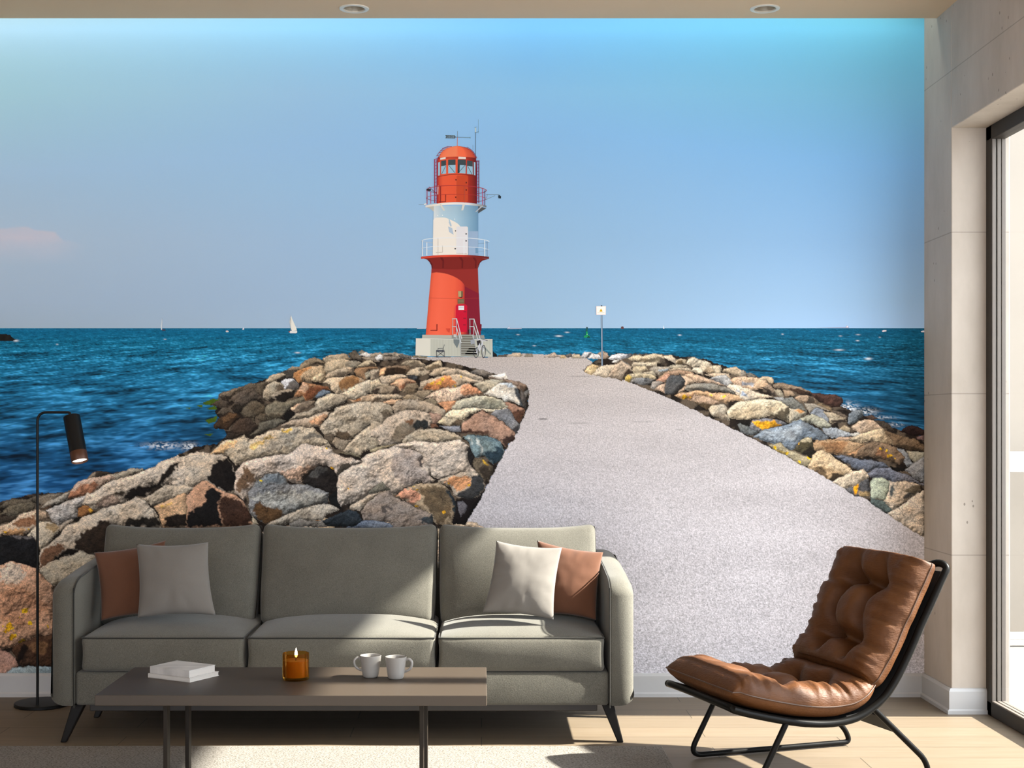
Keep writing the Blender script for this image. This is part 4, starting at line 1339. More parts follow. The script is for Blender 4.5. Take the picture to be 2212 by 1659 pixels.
k.line(t4((1048, 228), (1090, 220)), 0.5, (96, 124, 146), 5)
k.line(t4((1058, 302), (1082, 300), (1106, 286)), 0.9, (70, 92, 112), 6)
k.line(t4((1030, 470), (1030, 545)), 0.5, (96, 124, 146), 5)
k.done('weather_vane', lighthouse, 'weather vane and mast')
# door, plaque and lamp on the red storey
k = Ink()
k.poly(t5((636, 950), (660, 922), (760, 922), (774, 940), (770, 1228), (640, 1232), (632, 1100)), (196, 22, 52), 5)
k.poly(t5((632, 960), (646, 935), (640, 1225), (630, 1232)), (228, 80, 70), 6)
for p in ((745, 1005), (742, 1078), (740, 1152)):
    k.poly(t5((p[0] - 12, p[1] - 6), (p[0] + 18, p[1] - 6), (p[0] + 18, p[1] + 4), (p[0] - 12, p[1] + 4)), (130, 24, 44), 6)
k.done('lower_door', lighthouse, 'crimson door')
k = Ink()
k.poly(t5((675, 938), (739, 937), (739, 985), (676, 985)), (224, 224, 228), 7)
k.line(t5((683, 960), (732, 960)), 0.7, (110, 120, 140), 8)
k.line(t5((690, 950), (724, 950)), 0.4, (170, 176, 190), 8)
k.done('notice', lighthouse, 'white notice')
k = Ink()
k.poly(t5((666, 862), (740, 860), (740, 912), (667, 914)), (112, 96, 70), 7)
k.line(t5((676, 876), (732, 875)), 0.6, (160, 150, 120), 8)
k.line(t5((676, 892), (732, 891)), 0.6, (150, 140, 110), 8)
k.done('plaque', lighthouse, 'bronze plaque')
k = Ink()
k.poly(t5((672, 774), (724, 774), (724, 838), (674, 838)), (176, 160, 116), 7)
k.poly(t5((706, 774), (726, 774), (726, 838), (706, 838)), (110, 96, 70), 8)
k.poly(t5((680, 838), (725, 838), (715, 848), (690, 846)), (90, 30, 34), 7)
k.done('wall_lamp', lighthouse, 'khaki wall lamp')
for pts_, c_ in ((((430, 1142), (442, 1142), (440, 1218), (362, 1218), (362, 1208), (430, 1206)), (140, 40, 36)), (((920, 1140), (936, 1145), (932, 1215), (920, 1215)), (110, 26, 40)), (((535, 1190), (585, 1190), (575, 1240), (550, 1220)), (206, 72, 54))):
    k = Ink()
    k.poly(t5(*pts_), c_, 6)
    k.done('hatch', lighthouse)
# plinth
k = Ink()
k.poly(t5((272, 1266), (962, 1266), (970, 1304), (268, 1304)), (140, 142, 136), 4)
k.poly(t5((272, 1262), (600, 1266), (600, 1300), (268, 1304)), (176, 176, 166), 5)
k.poly(t5((200, 1304), (362, 1308), (360, 1500), (195, 1492)), (214, 212, 200), 5)
k.poly(t5((362, 1308), (1056, 1312), (1058, 1508), (360, 1500)), (190, 192, 180), 5)
for x_ in range(376, 1056, 17):
    k.line(t5((x_, 1312), (x_, 1498)), 0.6, (170, 172, 160), 6)
k.line(t5((200, 1304), (1056, 1312)), 0.8, (226, 226, 216), 6)
k.poly(t5((620, 1310), (700, 1312), (660, 1412), (622, 1350)), (112, 122, 124), 7)
k.poly(t5((910, 1330), (1040, 1470), (1040, 1490), (905, 1360)), (128, 140, 136), 6)
plinth = k.done('plinth', lighthouse, 'pale concrete plinth')
k = Ink()
k.poly(t5((700, 1258), (832, 1258), (892, 1495), (704, 1490)), (118, 116, 106), 7)
for i in range(9):
    yy_ = 1268 + i * 27
    k.line(t5((702, yy_), (832 + i * 7.4, yy_ + 2)), 1.5, (166, 168, 160), 8)
    k.line(t5((702, yy_ + 8), (832 + i * 7.4, yy_ + 9)), 0.7, (84, 84, 78), 8)
k.poly(t5((800, 1400), (890, 1400), (892, 1495), (740, 1490)), (46, 46, 48), 7)
k.line(t5((700, 1260), (704, 1490)), 1.4, (150, 154, 154), 9)
k.line(t5((832, 1262), (896, 1495)), 1.8, (172, 176, 178), 9)
R_ = (198, 204, 206)
for a_ in (((606, 1084), (655, 1082), (714, 1308)), ((606, 1170), (652, 1172), (706, 1352)), ((798, 1086), (850, 1086), (918, 1308)), ((800, 1170), (850, 1172), (898, 1330))):
    k.line(t5(*a_), 1.7, R_, 10)
for a_ in (((614, 1084), (612, 1260)), ((652, 1084), (652, 1310)), ((804, 1086), (806, 1260)), ((850, 1086), (846, 1300)), ((690, 1220), (690, 1400)), ((884, 1200), (884, 1360))):
    k.line(t5(*a_), 1.4, (178, 186, 190), 10)
k.poly(t5((622, 1255), (650, 1258), (650, 1290), (622, 1285)), (190, 194, 192), 9)
k.poly(t5((786, 1205), (806, 1196), (820, 1215), (815, 1245), (790, 1250)), (40, 30, 36), 9)
k.done('stairs', lighthouse, 'grey metal stairs')
# folding chair and bicycle beside the tower
k = Ink()
D_ = (62, 66, 74)
for a_ in (((518, 1372), (500, 1440), (430, 1440)), ((430, 1438), (432, 1516)), ((516, 1438), (518, 1510)), ((440, 1445), (515, 1500)), ((510, 1445), (432, 1505)), ((428, 1450), (520, 1450)), ((432, 1512), (520, 1508)), ((448, 1414), (500, 1412)), ((448, 1414), (446, 1440))):
    k.line(t5(*a_), 1.0, D_, 9)
k.poly(t5((425, 1432), (520, 1430), (505, 1448), (430, 1448)), (96, 100, 108), 9)
k.poly(t5((518, 1508), (600, 1508), (590, 1514), (520, 1514)), (120, 112, 106), 8)
k.done('folding_chair', mural, 'small folding chair by the plinth')
k = Ink()
def ring(cx_, cy_, rx_, ry_, wd, col, ly):
    k.line([(x5(cx_ + rx_ * math.cos(2 * PI * i / 20)), y5(cy_ + ry_ * math.sin(2 * PI * i / 20))) for i in range(21)], wd, col, ly)
ring(958, 1448, 20, 70, 1.3, (58, 60, 66), 11)
ring(958, 1448, 16, 60, 0.7, (196, 200, 208), 11)
ring(874, 1466, 28, 48, 1.1, (58, 60, 66), 11)
for a_ in (((900, 1310), (940, 1330), (955, 1446)), ((940, 1330), (1000, 1325)), ((942, 1350), (905, 1465)), ((905, 1465), (915, 1350)), ((915, 1350), (874, 1466))):
    k.line(t5(*a_), 1.6, (206, 208, 218), 11)
k.poly(t5((880, 1330), (922, 1322), (926, 1370), (890, 1380)), (40, 36, 40), 11)
k.poly(t5((810, 1320), (855, 1310), (862, 1360), (815, 1370)), (150, 156, 166), 10)
k.line(t5((945, 1316), (1000, 1326)), 1.2, (46, 46, 50), 12)
k.done('bicycle', mural, 'bicycle leaning by the stairs')
# sign on its pole
k = Ink()
k.poly([(1298.2, 681), (1301, 681), (1302.2, 790), (1299.0, 790)], (140, 160, 180), 5)
k.poly([(1300.5, 681), (1301.2, 681), (1302.2, 790), (1301.2, 790)], (96, 112, 132), 6)
sign = k.done('sign_post', mural, 'warning sign on a grey pole')
def tj(*p):
    return [(1060 + x / 5.267, 640 + y / 5.267) for x, y in p]
k = Ink()
k.poly(tj((1198, 114), (1310, 112), (1308, 212), (1200, 212)), (232, 214, 214), 6)
k.poly(tj((1203, 118), (1304, 117), (1303, 207), (1204, 208)), (240, 238, 232), 7)
k.poly(tj((1254, 140), (1272, 176), (1236, 176)), (206, 164, 10), 8)
k.poly(tj((1254, 152), (1263, 171), (1245, 171)), (236, 190, 30), 9)
k.line(tj((1253, 157), (1255, 168)), 0.6, (120, 90, 20), 10)
k.line(tj((1214, 188), (1292, 188)), 0.5, (200, 192, 170), 8)
k.poly(tj((1252, 104), (1268, 104), (1268, 116), (1252, 116)), (40, 50, 62), 8)
k.done('sign_panel', sign, 'white panel with a yellow warning triangle')
# boats and marks on the horizon
k = Ink()
k.poly(tj((1062, 452), (1072, 446), (1120, 446), (1130, 458), (1126, 470), (1064, 472), (1058, 462)), (30, 146, 92), 4)
k.poly(tj((1082, 446), (1086, 402), (1100, 402), (1108, 446)), (26, 150, 84), 4)
k.poly(tj((1080, 402), (1084, 366), (1092, 352), (1104, 356), (1102, 402)), (30, 88, 86), 4)
k.poly(tj((1085, 352), (1098, 350), (1104, 366), (1096, 372)), (40, 52, 62), 5)
k.poly(tj((1092, 430), (1100, 428), (1100, 438), (1092, 438)), (200, 214, 210), 5)
k.poly(tj((1110, 450), (1132, 466), (1126, 476), (1090, 474)), (20, 70, 60), 5)
k.done('buoy', mural, 'green buoy')
k = Ink()
k.poly(tj((1480, 352), (1494, 342), (1510, 348), (1514, 372), (1484, 374)), (96, 62, 62), 4)
k.done('beacon', mural, 'dark red round beacon on the horizon')
k = Ink()
k.poly(tj((188, 362), (196, 362), (200, 346), (214, 342), (218, 360), (330, 362), (350, 356), (352, 374), (190, 375)), (150, 162, 186), 4)
k.poly(tj((196, 358), (212, 346), (214, 360)), (214, 220, 232), 5)
k.done('cargo_ship', mural, 'hazy cargo ship')
k = Ink()
k.poly(t5((210, 1190), (222, 1178), (232, 1188), (310, 1186), (312, 1196), (212, 1197)), (158, 172, 196), 2)
k.done('cargo_ship', mural, 'hazy cargo ship left of the tower')
k = Ink()
k.poly([(1760, 708), (1826, 707), (1828, 703), (1832, 706), (1834, 709)], (150, 160, 190), 2)
k.poly([(1828, 704), (1831, 704), (1831, 707.5), (1828, 707.5)], (232, 216, 224), 3)
k.done('cargo_ship', mural, 'hazy cargo ship far right')
def tk(*p):
    return [(300 + x / 5.267, 660 + y / 5.267) for x, y in p]
k = Ink()
k.poly(tk((1733, 110), (1745, 150), (1790, 250), (1800, 285), (1742, 292), (1726, 240), (1718, 190), (1722, 150)), (232, 230, 220), 4)
k.line(tk((1732, 112), (1730, 286)), 0.6, (170, 176, 186), 5)
k.line(tk((1730, 150), (1732, 200)), 0.8, (90, 110, 130), 5)
k.poly(tk((1702, 298), (1722, 290), (1802, 290), (1804, 308), (1790, 316), (1725, 316)), (222, 224, 222), 5)
k.poly(tk((1704, 296), (1722, 292), (1722, 304), (1706, 306)), (120, 60, 70), 6)
k.done('sailboat', mural, 'white sailboat, the largest on the horizon')
k = Ink()
k.poly(tk((266, 150), (272, 160), (266, 276), (254, 276), (252, 230)), (206, 216, 224), 4)
k.poly(tk((268, 270), (304, 272), (306, 290), (276, 293), (266, 288)), (60, 70, 90), 4)
k.line(tk((270, 148), (276, 276)), 0.5, (130, 150, 170), 5)
k.done('sailboat', mural, 'small sailboat with a thin sail at left')
k = Ink()
k.poly(tk((1194, 246), (1201, 274), (1182, 276), (1180, 268)), (222, 226, 232), 4)
k.done('sailboat', mural, 'tiny white sail')
k = Ink()
k.poly(tj((1966, 328), (1973, 366), (1960, 368)), (232, 234, 238), 4)
k.poly(tj((1962, 366), (1976, 366), (1972, 372), (1964, 372)), (200, 210, 220), 4)
k.done('sailboat', mural, 'tiny white sail right of the sign')
k = Ink()
k.poly(tk((990, 292), (1000, 282), (1012, 284), (1024, 296), (1020, 304), (994, 304)), (220, 220, 220), 4)
k.poly(tk((998, 286), (1010, 286), (1012, 294), (1000, 296)), (110, 70, 70), 5)
k.done('motor_boat', mural, 'small motor boat at left')
k = Ink()
k.poly([(1904, 715), (1908, 713), (1914, 713), (1914, 716), (1906, 717)], (226, 222, 228), 4)
k.done('motor_boat', mural, 'small white motor boat at right')
k = Ink()
k.poly([(1988, 716), (1994, 714), (1997, 715), (1997, 718), (1990, 718)], (226, 222, 228), 4)
k.done('motor_boat', mural, 'small white motor boat at the right edge')
# ================================================================== ROOM SHELL
FLOOR_E, REAR_Y = 1.0, -1.6
def oak_floor():
    m, nt, b = mat('oak_planks')
    tc = N(nt, 'ShaderNodeTexCoord')
    br = N(nt, 'ShaderNodeTexBrick', offset=0.37, offset_frequency=2)
    br.inputs['Scale'].default_value = 1.0
    br.inputs['Brick Width'].default_value = 1.35
    br.inputs['Row Height'].default_value = 0.165
    br.inputs['Mortar Size'].default_value = 0.0012
    br.inputs['Mortar Smooth'].default_value = 0.3
    br.inputs['Bias'].default_value = 0.0
    br.inputs['Color1'].default_value = (0.55, 0.55, 0.55, 1)
    br.inputs['Color2'].default_value = (0.47, 0.47, 0.47, 1)
    br.inputs['Mortar'].default_value = (0.0, 0.0, 0.0, 1)
    nt.links.new(tc.outputs['Object'], br.inputs['Vector'])
    mp = N(nt, 'ShaderNodeMapping')
    mp.inputs['Scale'].default_value = (1.6, 26.0, 1.0)
    nt.links.new(tc.outputs['Object'], mp.inputs['Vector'])
    nz = N(nt, 'ShaderNodeTexNoise', Scale=2.2, Detail=6.0, Roughness=0.6)
    nt.links.new(mp.outputs[0], nz.inputs['Vector'])
    grain = ramp(nt, nz.outputs['Fac'], [(0.25, FLOOR_LO), (0.75, FLOOR_HI)])
    mx = N(nt, 'ShaderNodeVectorMath', operation='MULTIPLY')
    sc2 = N(nt, 'ShaderNodeVectorMath', operation='SCALE')
    sc2.inputs['Scale'].default_value = 1.95
    nt.links.new(br.outputs['Color'], sc2.inputs[0])
    nt.links.new(grain, mx.inputs[0])
    nt.links.new(sc2.outputs[0], mx.inputs[1])
    nt.links.new(mx.outputs[0], b.inputs['Base Color'])
    b.inputs['Roughness'].default_value = 0.5
    b.inputs['Specular IOR Level'].default_value = 0.3
    bp = N(nt, 'ShaderNodeBump', Strength=0.15, Distance=0.001)
    nt.links.new(nz.outputs['Fac'], bp.inputs['Height'])
    nt.links.new(bp.outputs[0], b.inputs['Normal'])
    return m

def concrete(name, lo, hi):
    m, nt, b = mat(name)
    tc = N(nt, 'ShaderNodeTexCoord')
    mp = N(nt, 'ShaderNodeMapping')
    mp.inputs['Scale'].default_value = (3.4, 3.4, 1.5)
    nt.links.new(tc.outputs['Object'], mp.inputs['Vector'])
    nz = N(nt, 'ShaderNodeTexNoise', Scale=1.6, Detail=8.0, Roughness=0.62)
    nt.links.new(mp.outputs[0], nz.inputs['Vector'])
    col = ramp(nt, nz.outputs['Fac'], [(0.3, lo), (0.7, hi)])
    # small air holes
    vo = N(nt, 'ShaderNodeTexVoronoi', Scale=26.0, Randomness=1.0)
    mp2 = N(nt, 'ShaderNodeMapping')
    mp2.inputs['Scale'].default_value = (1.0, 1.0, 0.62)
    nt.links.new(tc.outputs['Object'], mp2.inputs['Vector'])
    nt.links.new(mp2.outputs[0], vo.inputs['Vector'])
    lt = N(nt, 'ShaderNodeMath', operation='LESS_THAN')
    lt.inputs[1].default_value = 0.10
    nt.links.new(vo.outputs['Distance'], lt.inputs[0])
    n3 = N(nt, 'ShaderNodeTexNoise', Scale=3.0, Detail=1.0)
    nt.links.new(tc.outputs['Object'], n3.inputs['Vector'])
    gt = N(nt, 'ShaderNodeMath', operation='GREATER_THAN')
    gt.inputs[1].default_value = 0.56
    nt.links.new(n3.outputs['Fac'], gt.inputs[0])
    hole = N(nt, 'ShaderNodeMath', operation='MULTIPLY')
    nt.links.new(lt.outputs[0], hole.inputs[0])
    nt.links.new(gt.outputs[0], hole.inputs[1])
    # formwork joints at even heights
    sx_ = N(nt, 'ShaderNodeSeparateXYZ')
    nt.links.new(tc.outputs['Object'], sx_.inputs[0])
    fr = N(nt, 'ShaderNodeMath', operation='PINGPONG')
    ad = N(nt, 'ShaderNodeMath', operation='ADD')
    ad.inputs[1].default_value = 0.0135
    nt.links.new(sx_.outputs['Z'], ad.inputs[0])
    fr.inputs[1].default_value = 0.3317
    nt.links.new(ad.outputs[0], fr.inputs[0])
    l2 = N(nt, 'ShaderNodeMath', operation='LESS_THAN')
    l2.inputs[1].default_value = 0.0022
    nt.links.new(fr.outputs[0], l2.inputs[0])
    mxm = N(nt, 'ShaderNodeMath', operation='MAXIMUM')
    h2 = N(nt, 'ShaderNodeMath', operation='MULTIPLY')
    h2.inputs[1].default_value = 0.35
    nt.links.new(l2.outputs[0], h2.inputs[0])
    h1 = N(nt, 'ShaderNodeMath', operation='MULTIPLY')
    h1.inputs[1].default_value = 0.6
    nt.links.new(hole.outputs[0], h1.inputs[0])
    nt.links.new(h1.outputs[0], mxm.inputs[0])
    nt.links.new(h2.outputs[0], mxm.inputs[1])
    mix = N(nt, 'ShaderNodeMix', data_type='RGBA')
    nt.links.new(mxm.outputs[0], mix.inputs['Factor'])
    nt.links.new(col, mix.inputs[6])
    mix.inputs[7].default_value = (0.09, 0.075, 0.06, 1)
    nt.links.new(mix.outputs[2], b.inputs['Base Color'])
    b.inputs['Roughness'].default_value = 0.8
    b.inputs['Specular IOR Level'].default_value = 0.2
    bp = N(nt, 'ShaderNodeBump', Strength=0.25, Distance=0.003)
    nt.links.new(nz.outputs['Fac'], bp.inputs['Height'])
    nt.links.new(bp.outputs[0], b.inputs['Normal'])
    return m

FLOOR_LO, FLOOR_HI = (0.142, 0.106, 0.069), (0.178, 0.140, 0.099)
M_floor = oak_floor()
M_conc = concrete('raw_concrete', (0.43, 0.375, 0.318), (0.53, 0.47, 0.41))
M_ceil = plain('ceiling_paint', (0.68, 0.485, 0.305), rough=0.9, var=0.02, scale=3)
M_wall = plain('wall_paint', (0.55, 0.49, 0.42), rough=0.9, var=0.02, scale=3)
M_base = plain('white_lacquer', (0.46, 0.455, 0.45), rough=0.45, var=0.01)
M_frame = plain('window_bronze', (0.026, 0.021, 0.017), rough=0.5, spec=0.25, var=0.05)
M_sash = plain('window_taupe', (0.15, 0.128, 0.11), rough=0.45, var=0.03)
M_outw = plain('outside_render', (0.22, 0.21, 0.195), rough=0.9, var=0.02, scale=4)
M_outb = plain('outside_beige', (0.30, 0.265, 0.225), rough=0.9, var=0.03, scale=2)

bm = box_bm(XL, 2.24, REAR_Y, YB + 0.02, -0.12, 0)
struct('floor', bm, M_floor)
bm = box_bm(XL, XR, YB, YB + 0.2, 0, 3.16)
struct('wall_back', bm, M_wall)
bm = box_bm(XL - 0.15, XL, REAR_Y, YB + 0.2, 0, 3.16)
struct('wall_left', bm, M_wall)
YJ, ZL, WT = 5.705, 2.405, 0.241
bm = bmesh.new()
box_bm(XR, XR + WT, YJ, YB + 0.2, 0, 3.16, bev=0.004, bm=bm)
box_bm(XR, XR + WT, REAR_Y, YJ, ZL, 3.16, bev=0.004, bm=bm)
box_bm(XR, XR + WT, REAR_Y, 1.4, 0, ZL, bev=0.004, bm=bm)
struct('wall_right', bm, M_conc)

# ceiling with round cut-outs for the downlights, ending short of the back wall as a light cove
YC = 5.89
DL = [((765 - CX) * 5.748 / F, 5.748), ((1652.5 - CX) * 5.748 / F, 5.748)]
RH = 0.047
bm = bmesh.new()
xs = [XL]
for cx_, cy_ in DL:
    xs += [cx_ - 0.08, cx_ + 0.08]
xs += [XR]
def quad(pts):
    bm.faces.new([bm.verts.new(p) for p in pts])
y0, y1 = DL[0][1] - 0.08, DL[0][1] + 0.08
for i in range(len(xs) - 1):
    a, b_ = xs[i], xs[i + 1]
    hole = (i % 2 == 1)
    quad([(a, REAR_Y, CEIL), (a, y0, CEIL), (b_, y0, CEIL), (b_, REAR_Y, CEIL)])
    quad([(a, y1, CEIL), (a, YC, CEIL), (b_, YC, CEIL), (b_, y1, CEIL)])
    if not hole:
        quad([(a, y0, CEIL), (a, y1, CEIL), (b_, y1, CEIL), (b_, y0, CEIL)])
    else:
        cx_, cy_ = DL[i // 2]
        n = 32
        for k in range(n):
            a0, a1 = 2 * PI * k / n, 2 * PI * (k + 1) / n
            def sq(t):
                c_, s_ = math.cos(t), math.sin(t)
                m_ = max(abs(c_), abs(s_))
                return (cx_ + 0.08 * c_ / m_, cy_ + 0.08 * s_ / m_, CEIL)
            quad([(cx_ + RH * math.cos(a0), cy_ + RH * math.sin(a0), CEIL), sq(a0), sq(a1), (cx_ + RH * math.cos(a1), cy_ + RH * math.sin(a1), CEIL)])
quad([(XL, YC, CEIL), (XL, YC, CEIL + 0.14), (XR, YC, CEIL + 0.14), (XR, YC, CEIL)])
box_bm(XL, XR, REAR_Y, YB, 3.10, 3.16, bm=bm)
bmesh.ops.remove_doubles(bm, verts=list(bm.verts), dist=1e-5)
struct('ceiling', bm, M_ceil)

def baseboard(path, h, t, name):
    """path: (x, y) inner line, board grows to its right-hand side; profile with a shoe"""
    prof = [(0, 0), (t + 0.008, 0), (t + 0.008, 0.014), (t, 0.02), (t, h - 0.012), (t - 0.005, h - 0.003), (t - 0.008, h), (0, h)]
    bm = bmesh.new()
    rows = []
    n = len(path)
    for i, p in enumerate(path):
        p = Vector(p)
        d0 = (p - Vector(path[i - 1])).normalized() if i > 0 else None
        d1 = (Vector(path[i + 1]) - p).normalized() if i < n - 1 else None
        d0 = d0 or d1
        d1 = d1 or d0
        n0, n1 = Vector((d0.y, -d0.x)), Vector((d1.y, -d1.x))
        mi = (n0 + n1)
        mi = mi / (1 + n0.dot(n1))
        rows.append([bm.verts.new((p.x + mi.x * a, p.y + mi.y * a, z)) for a, z in prof])
    for r0, r1 in zip(rows[:-1], rows[1:]):
        for k in range(len(prof) - 1):
            bm.faces.new((r0[k], r1[k], r1[k + 1], r0[k + 1]))
    bm.faces.new(rows[0])
    bm.faces.new(list(reversed(rows[-1])))
    bmesh.ops.recalc_face_normals(bm, faces=list(bm.faces))
    return struct(name, bm, M_base)
baseboard([(XL, YB), (XR, YB)], 0.102, 0.014, 'baseboard_back')
baseboard([(XR, YB - 0.001), (XR, YJ), (XR + 0.142, YJ)], 0.104, 0.014, 'baseboard_right')
baseboard([(XL, REAR_Y), (XL, YB)], 0.102, 0.014, 'baseboard_left')

# window: bronze outer frame, taupe sliding sashes, clear panes
win = bpy.data.objects.new('window_1', None)
COL.objects.link(win)
win.location = (2.10, 3.6, 0)
win['kind'] = 'structure'
XF0, XF1 = 2.072, 2.130
YW0 = 1.42
bm = bmesh.new()
box_bm(XF0, XF1, YJ - 0.062, YJ, 0, ZL, bev=0.003, bm=bm)
box_bm(XF0, XF1, YW0 - 0.02, YJ, ZL - 0.058, ZL, bev=0.003, bm=bm)
box_bm(XF0, XF1, YW0 - 0.02, YJ, 0, 0.058, bev=0.003, bm=bm)
box_bm(XF0, XF1, YW0 - 0.02, YW0 + 0.04, 0, ZL, bev=0.003, bm=bm)
obj('frame', bm, M_frame, win)
for xa, xb in ((2.0735, 2.088), (2.094, 2.109), (2.1125, 2.1295)):
    bm = box_bm(xa, xb, YJ - 0.068, YJ - 0.0615, 0.064, ZL - 0.058, bev=0.0015)
    box_bm(xa, xb, YW0 + 0.04, YJ - 0.0615, 0.0575, 0.064, bev=0.0015, bm=bm)
    obj('track', bm, M_sash, win)
M_glass, nt, b = mat('clear_pane')
nt.nodes.remove(b)
tr = N(nt, 'ShaderNodeBsdfTransparent')
tr.inputs['Color'].default_value = (0.97, 0.98, 0.97, 1)
gl = N(nt, 'ShaderNodeBsdfGlossy', Roughness=0.02)
mx = N(nt, 'ShaderNodeMixShader')
mx.inputs[0].default_value = 0.05
nt.links.new(tr.outputs[0], mx.inputs[1])
nt.links.new(gl.outputs[0], mx.inputs[2])
nt.links.new(mx.outputs[0], nt.nodes['Material Output'].inputs['Surface'])
def pane(ya, yb):
    obj('pane', box_bm(2.0885, 2.0935, ya, yb, 0.06, ZL - 0.056), M_glass, win)
pane(4.515, YJ - 0.062)
pane(2.95, 4.415)
pane(YW0 + 0.03, 2.85)
for ya in (4.41, 2.85):
    obj('mullion', box_bm(2.074, 2.128, ya, ya + 0.11, 0.058, ZL - 0.056, bev=0.003), M_frame, win)

# outside the window: terrace slab, a white pier, a railing and a neighbouring wall
struct('terrace', box_bm(2.245, 9.0, 1.0, 14.0, -0.14, -0.02), M_outw)
struct('wall_outside', box_bm(2.0, 9.0, 7.8, 8.0, -0.1, 6.0), M_outb)
rail = thing('balcony_railing', 'white balcony railing outside the window', 'railing', (3.0, 7.5, -0.02))
zr = EYE - (1000 - CY) * 7.5 / F
obj('handrail', box_bm(2.3, 6.5, 7.48, 7.54, zr - 0.05, zr + 0.06, bev=0.008), M_base, rail)
obj('bottom_rail', box_bm(2.3, 6.5, 7.49, 7.53, 0.02, 0.06, bev=0.006), M_base, rail)
for i in range(15):
    x_ = 2.45 + i * 0.28
    obj('baluster', box_bm(x_, x_ + 0.03, 7.495, 7.525, -0.02, zr - 0.05, bev=0.003), M_base, rail)

# downlights
M_ring = plain('lamp_ring', (0.72, 0.66, 0.56), rough=0.4, var=0.02)
M_refl = plain('lamp_reflector', (0.42, 0.36, 0.28), rough=0.35, metal=0.3, var=0.02)
M_bulb = plain('lamp_glass', (0.55, 0.50, 0.42), rough=0.25, var=0.02)
for i, (cx_, cy_) in enumerate(DL):
    t = thing('downlight', ('left' if i == 0 else 'right') + ' one of the two round recessed ceiling lights, cream ring around a dark bowl', 'ceiling light', (cx_, cy_, CEIL), 'recessed ceiling lights')
    obj('trim_ring', lathe_bm([(0.0445, CEIL + 0.002), (0.045, CEIL - 0.004), (0.052, CEIL - 0.006), (0.0605, CEIL - 0.0035), (0.062, CEIL - 0.0002), (0.0462, CEIL + 0.001)], (cx_, cy_, 0), 48), M_ring, t, True)
    obj('reflector', lathe_bm([(0.0452, CEIL + 0.0), (0.042, CEIL + 0.02), (0.034, CEIL + 0.05), (0.026, CEIL + 0.07), (0.0, CEIL + 0.072)], (cx_, cy_, 0), 48), M_refl, t, True)
    obj('bulb', lathe_bm([(0.0, CEIL + 0.030), (0.018, CEIL + 0.032), (0.024, CEIL + 0.042), (0.022, CEIL + 0.06), (0.02, CEIL + 0.07)], (cx_, cy_, 0), 32), M_bulb, t, True)

# ================================================================== LIGHT
def sun_lamp():
    ld = bpy.data.lights.new('sun', 'SUN')
    ld.energy = SUN_E
    ld.angle = math.radians(1.3)
    ld.color = (1.0, 0.95, 0.87)
    o = bpy.data.objects.new('sun', ld)
    COL.objects.link(o)
    el = math.radians(37)
    d = Vector((-math.cos(el), 0.012, -math.sin(el)))
    o.rotation_euler = d.to_track_quat('-Z', 'Y').to_euler()
    o.location = (6, 3, 6)
SUN_E, WORLD_E, COVE_W = 32.0, 3.5, 7.0
sun_lamp()
w = bpy.data.worlds.new('daylight')
sc.world = w
w.use_nodes = True
bg = w.node_tree.nodes['Background']
bg.inputs['Color'].default_value = (0.93, 0.985, 1.08, 1)
wnt = w.node_tree
tcw = N(wnt, 'ShaderNodeTexCoord')
dp = N(wnt, 'ShaderNodeVectorMath', operation='DOT_PRODUCT')
dp.inputs[1].default_value = Vector((0.80, -0.05, 0.60)).normalized()
wnt.links.new(tcw.outputs['Generated'], dp.inputs[0])
mr = N(wnt, 'ShaderNodeMapRange')
mr.interpolation_type = 'SMOOTHSTEP'
mr.inputs['From Min'].default_value = 0.25
mr.inputs['From Max'].default_value = 1.0
mr.inputs['To Min'].default_value = WORLD_E
mr.inputs['To Max'].default_value = WORLD_E * 2.2
wnt.links.new(dp.outputs['Value'], mr.inputs['Value'])
wnt.links.new(mr.outputs[0], bg.inputs['Strength'])
ld = bpy.data.lights.new('cove_strip', 'AREA')
ld.shape = 'RECTANGLE'
ld.size = XR - XL - 0.1
ld.size_y = 0.06
ld.energy = COVE_W
ld.color = (1.0, 0.94, 0.84)
o = bpy.data.objects.new('cove_strip', ld)
COL.objects.link(o)
o.location = ((XL + XR) / 2, YC + 0.06, 3.07)
o.rotation_euler = (math.radians(12), 0, 0)

# ================================================================== CAMERA
cd = bpy.data.cameras.new('camera')
cam = bpy.data.objects.new('camera', cd)
COL.objects.link(cam)
cam.location = (0, 0, EYE)
cam.rotation_euler = (PI / 2, 0, 0)
cd.sensor_fit = 'HORIZONTAL'
cd.sensor_width = 36.0
cd.lens = 36.0 * F / 2212.0
cd.shift_x = (1106.0 - CX) / 2212.0
cd.shift_y = (CY - 829.5) / 2212.0
cd.clip_start = 0.05
sc.camera = cam
sc.view_settings.view_transform = 'Standard'
sc.view_settings.look = 'None'
sc.view_settings.gamma = 1.0
sc.view_settings.use_curve_mapping = False
sc.view_settings.exposure = 0.0
sc.cycles.max_bounces = 8
sc.cycles.diffuse_bounces = 5
sc.cycles.caustics_reflective = False
sc.cycles.caustics_refractive = False
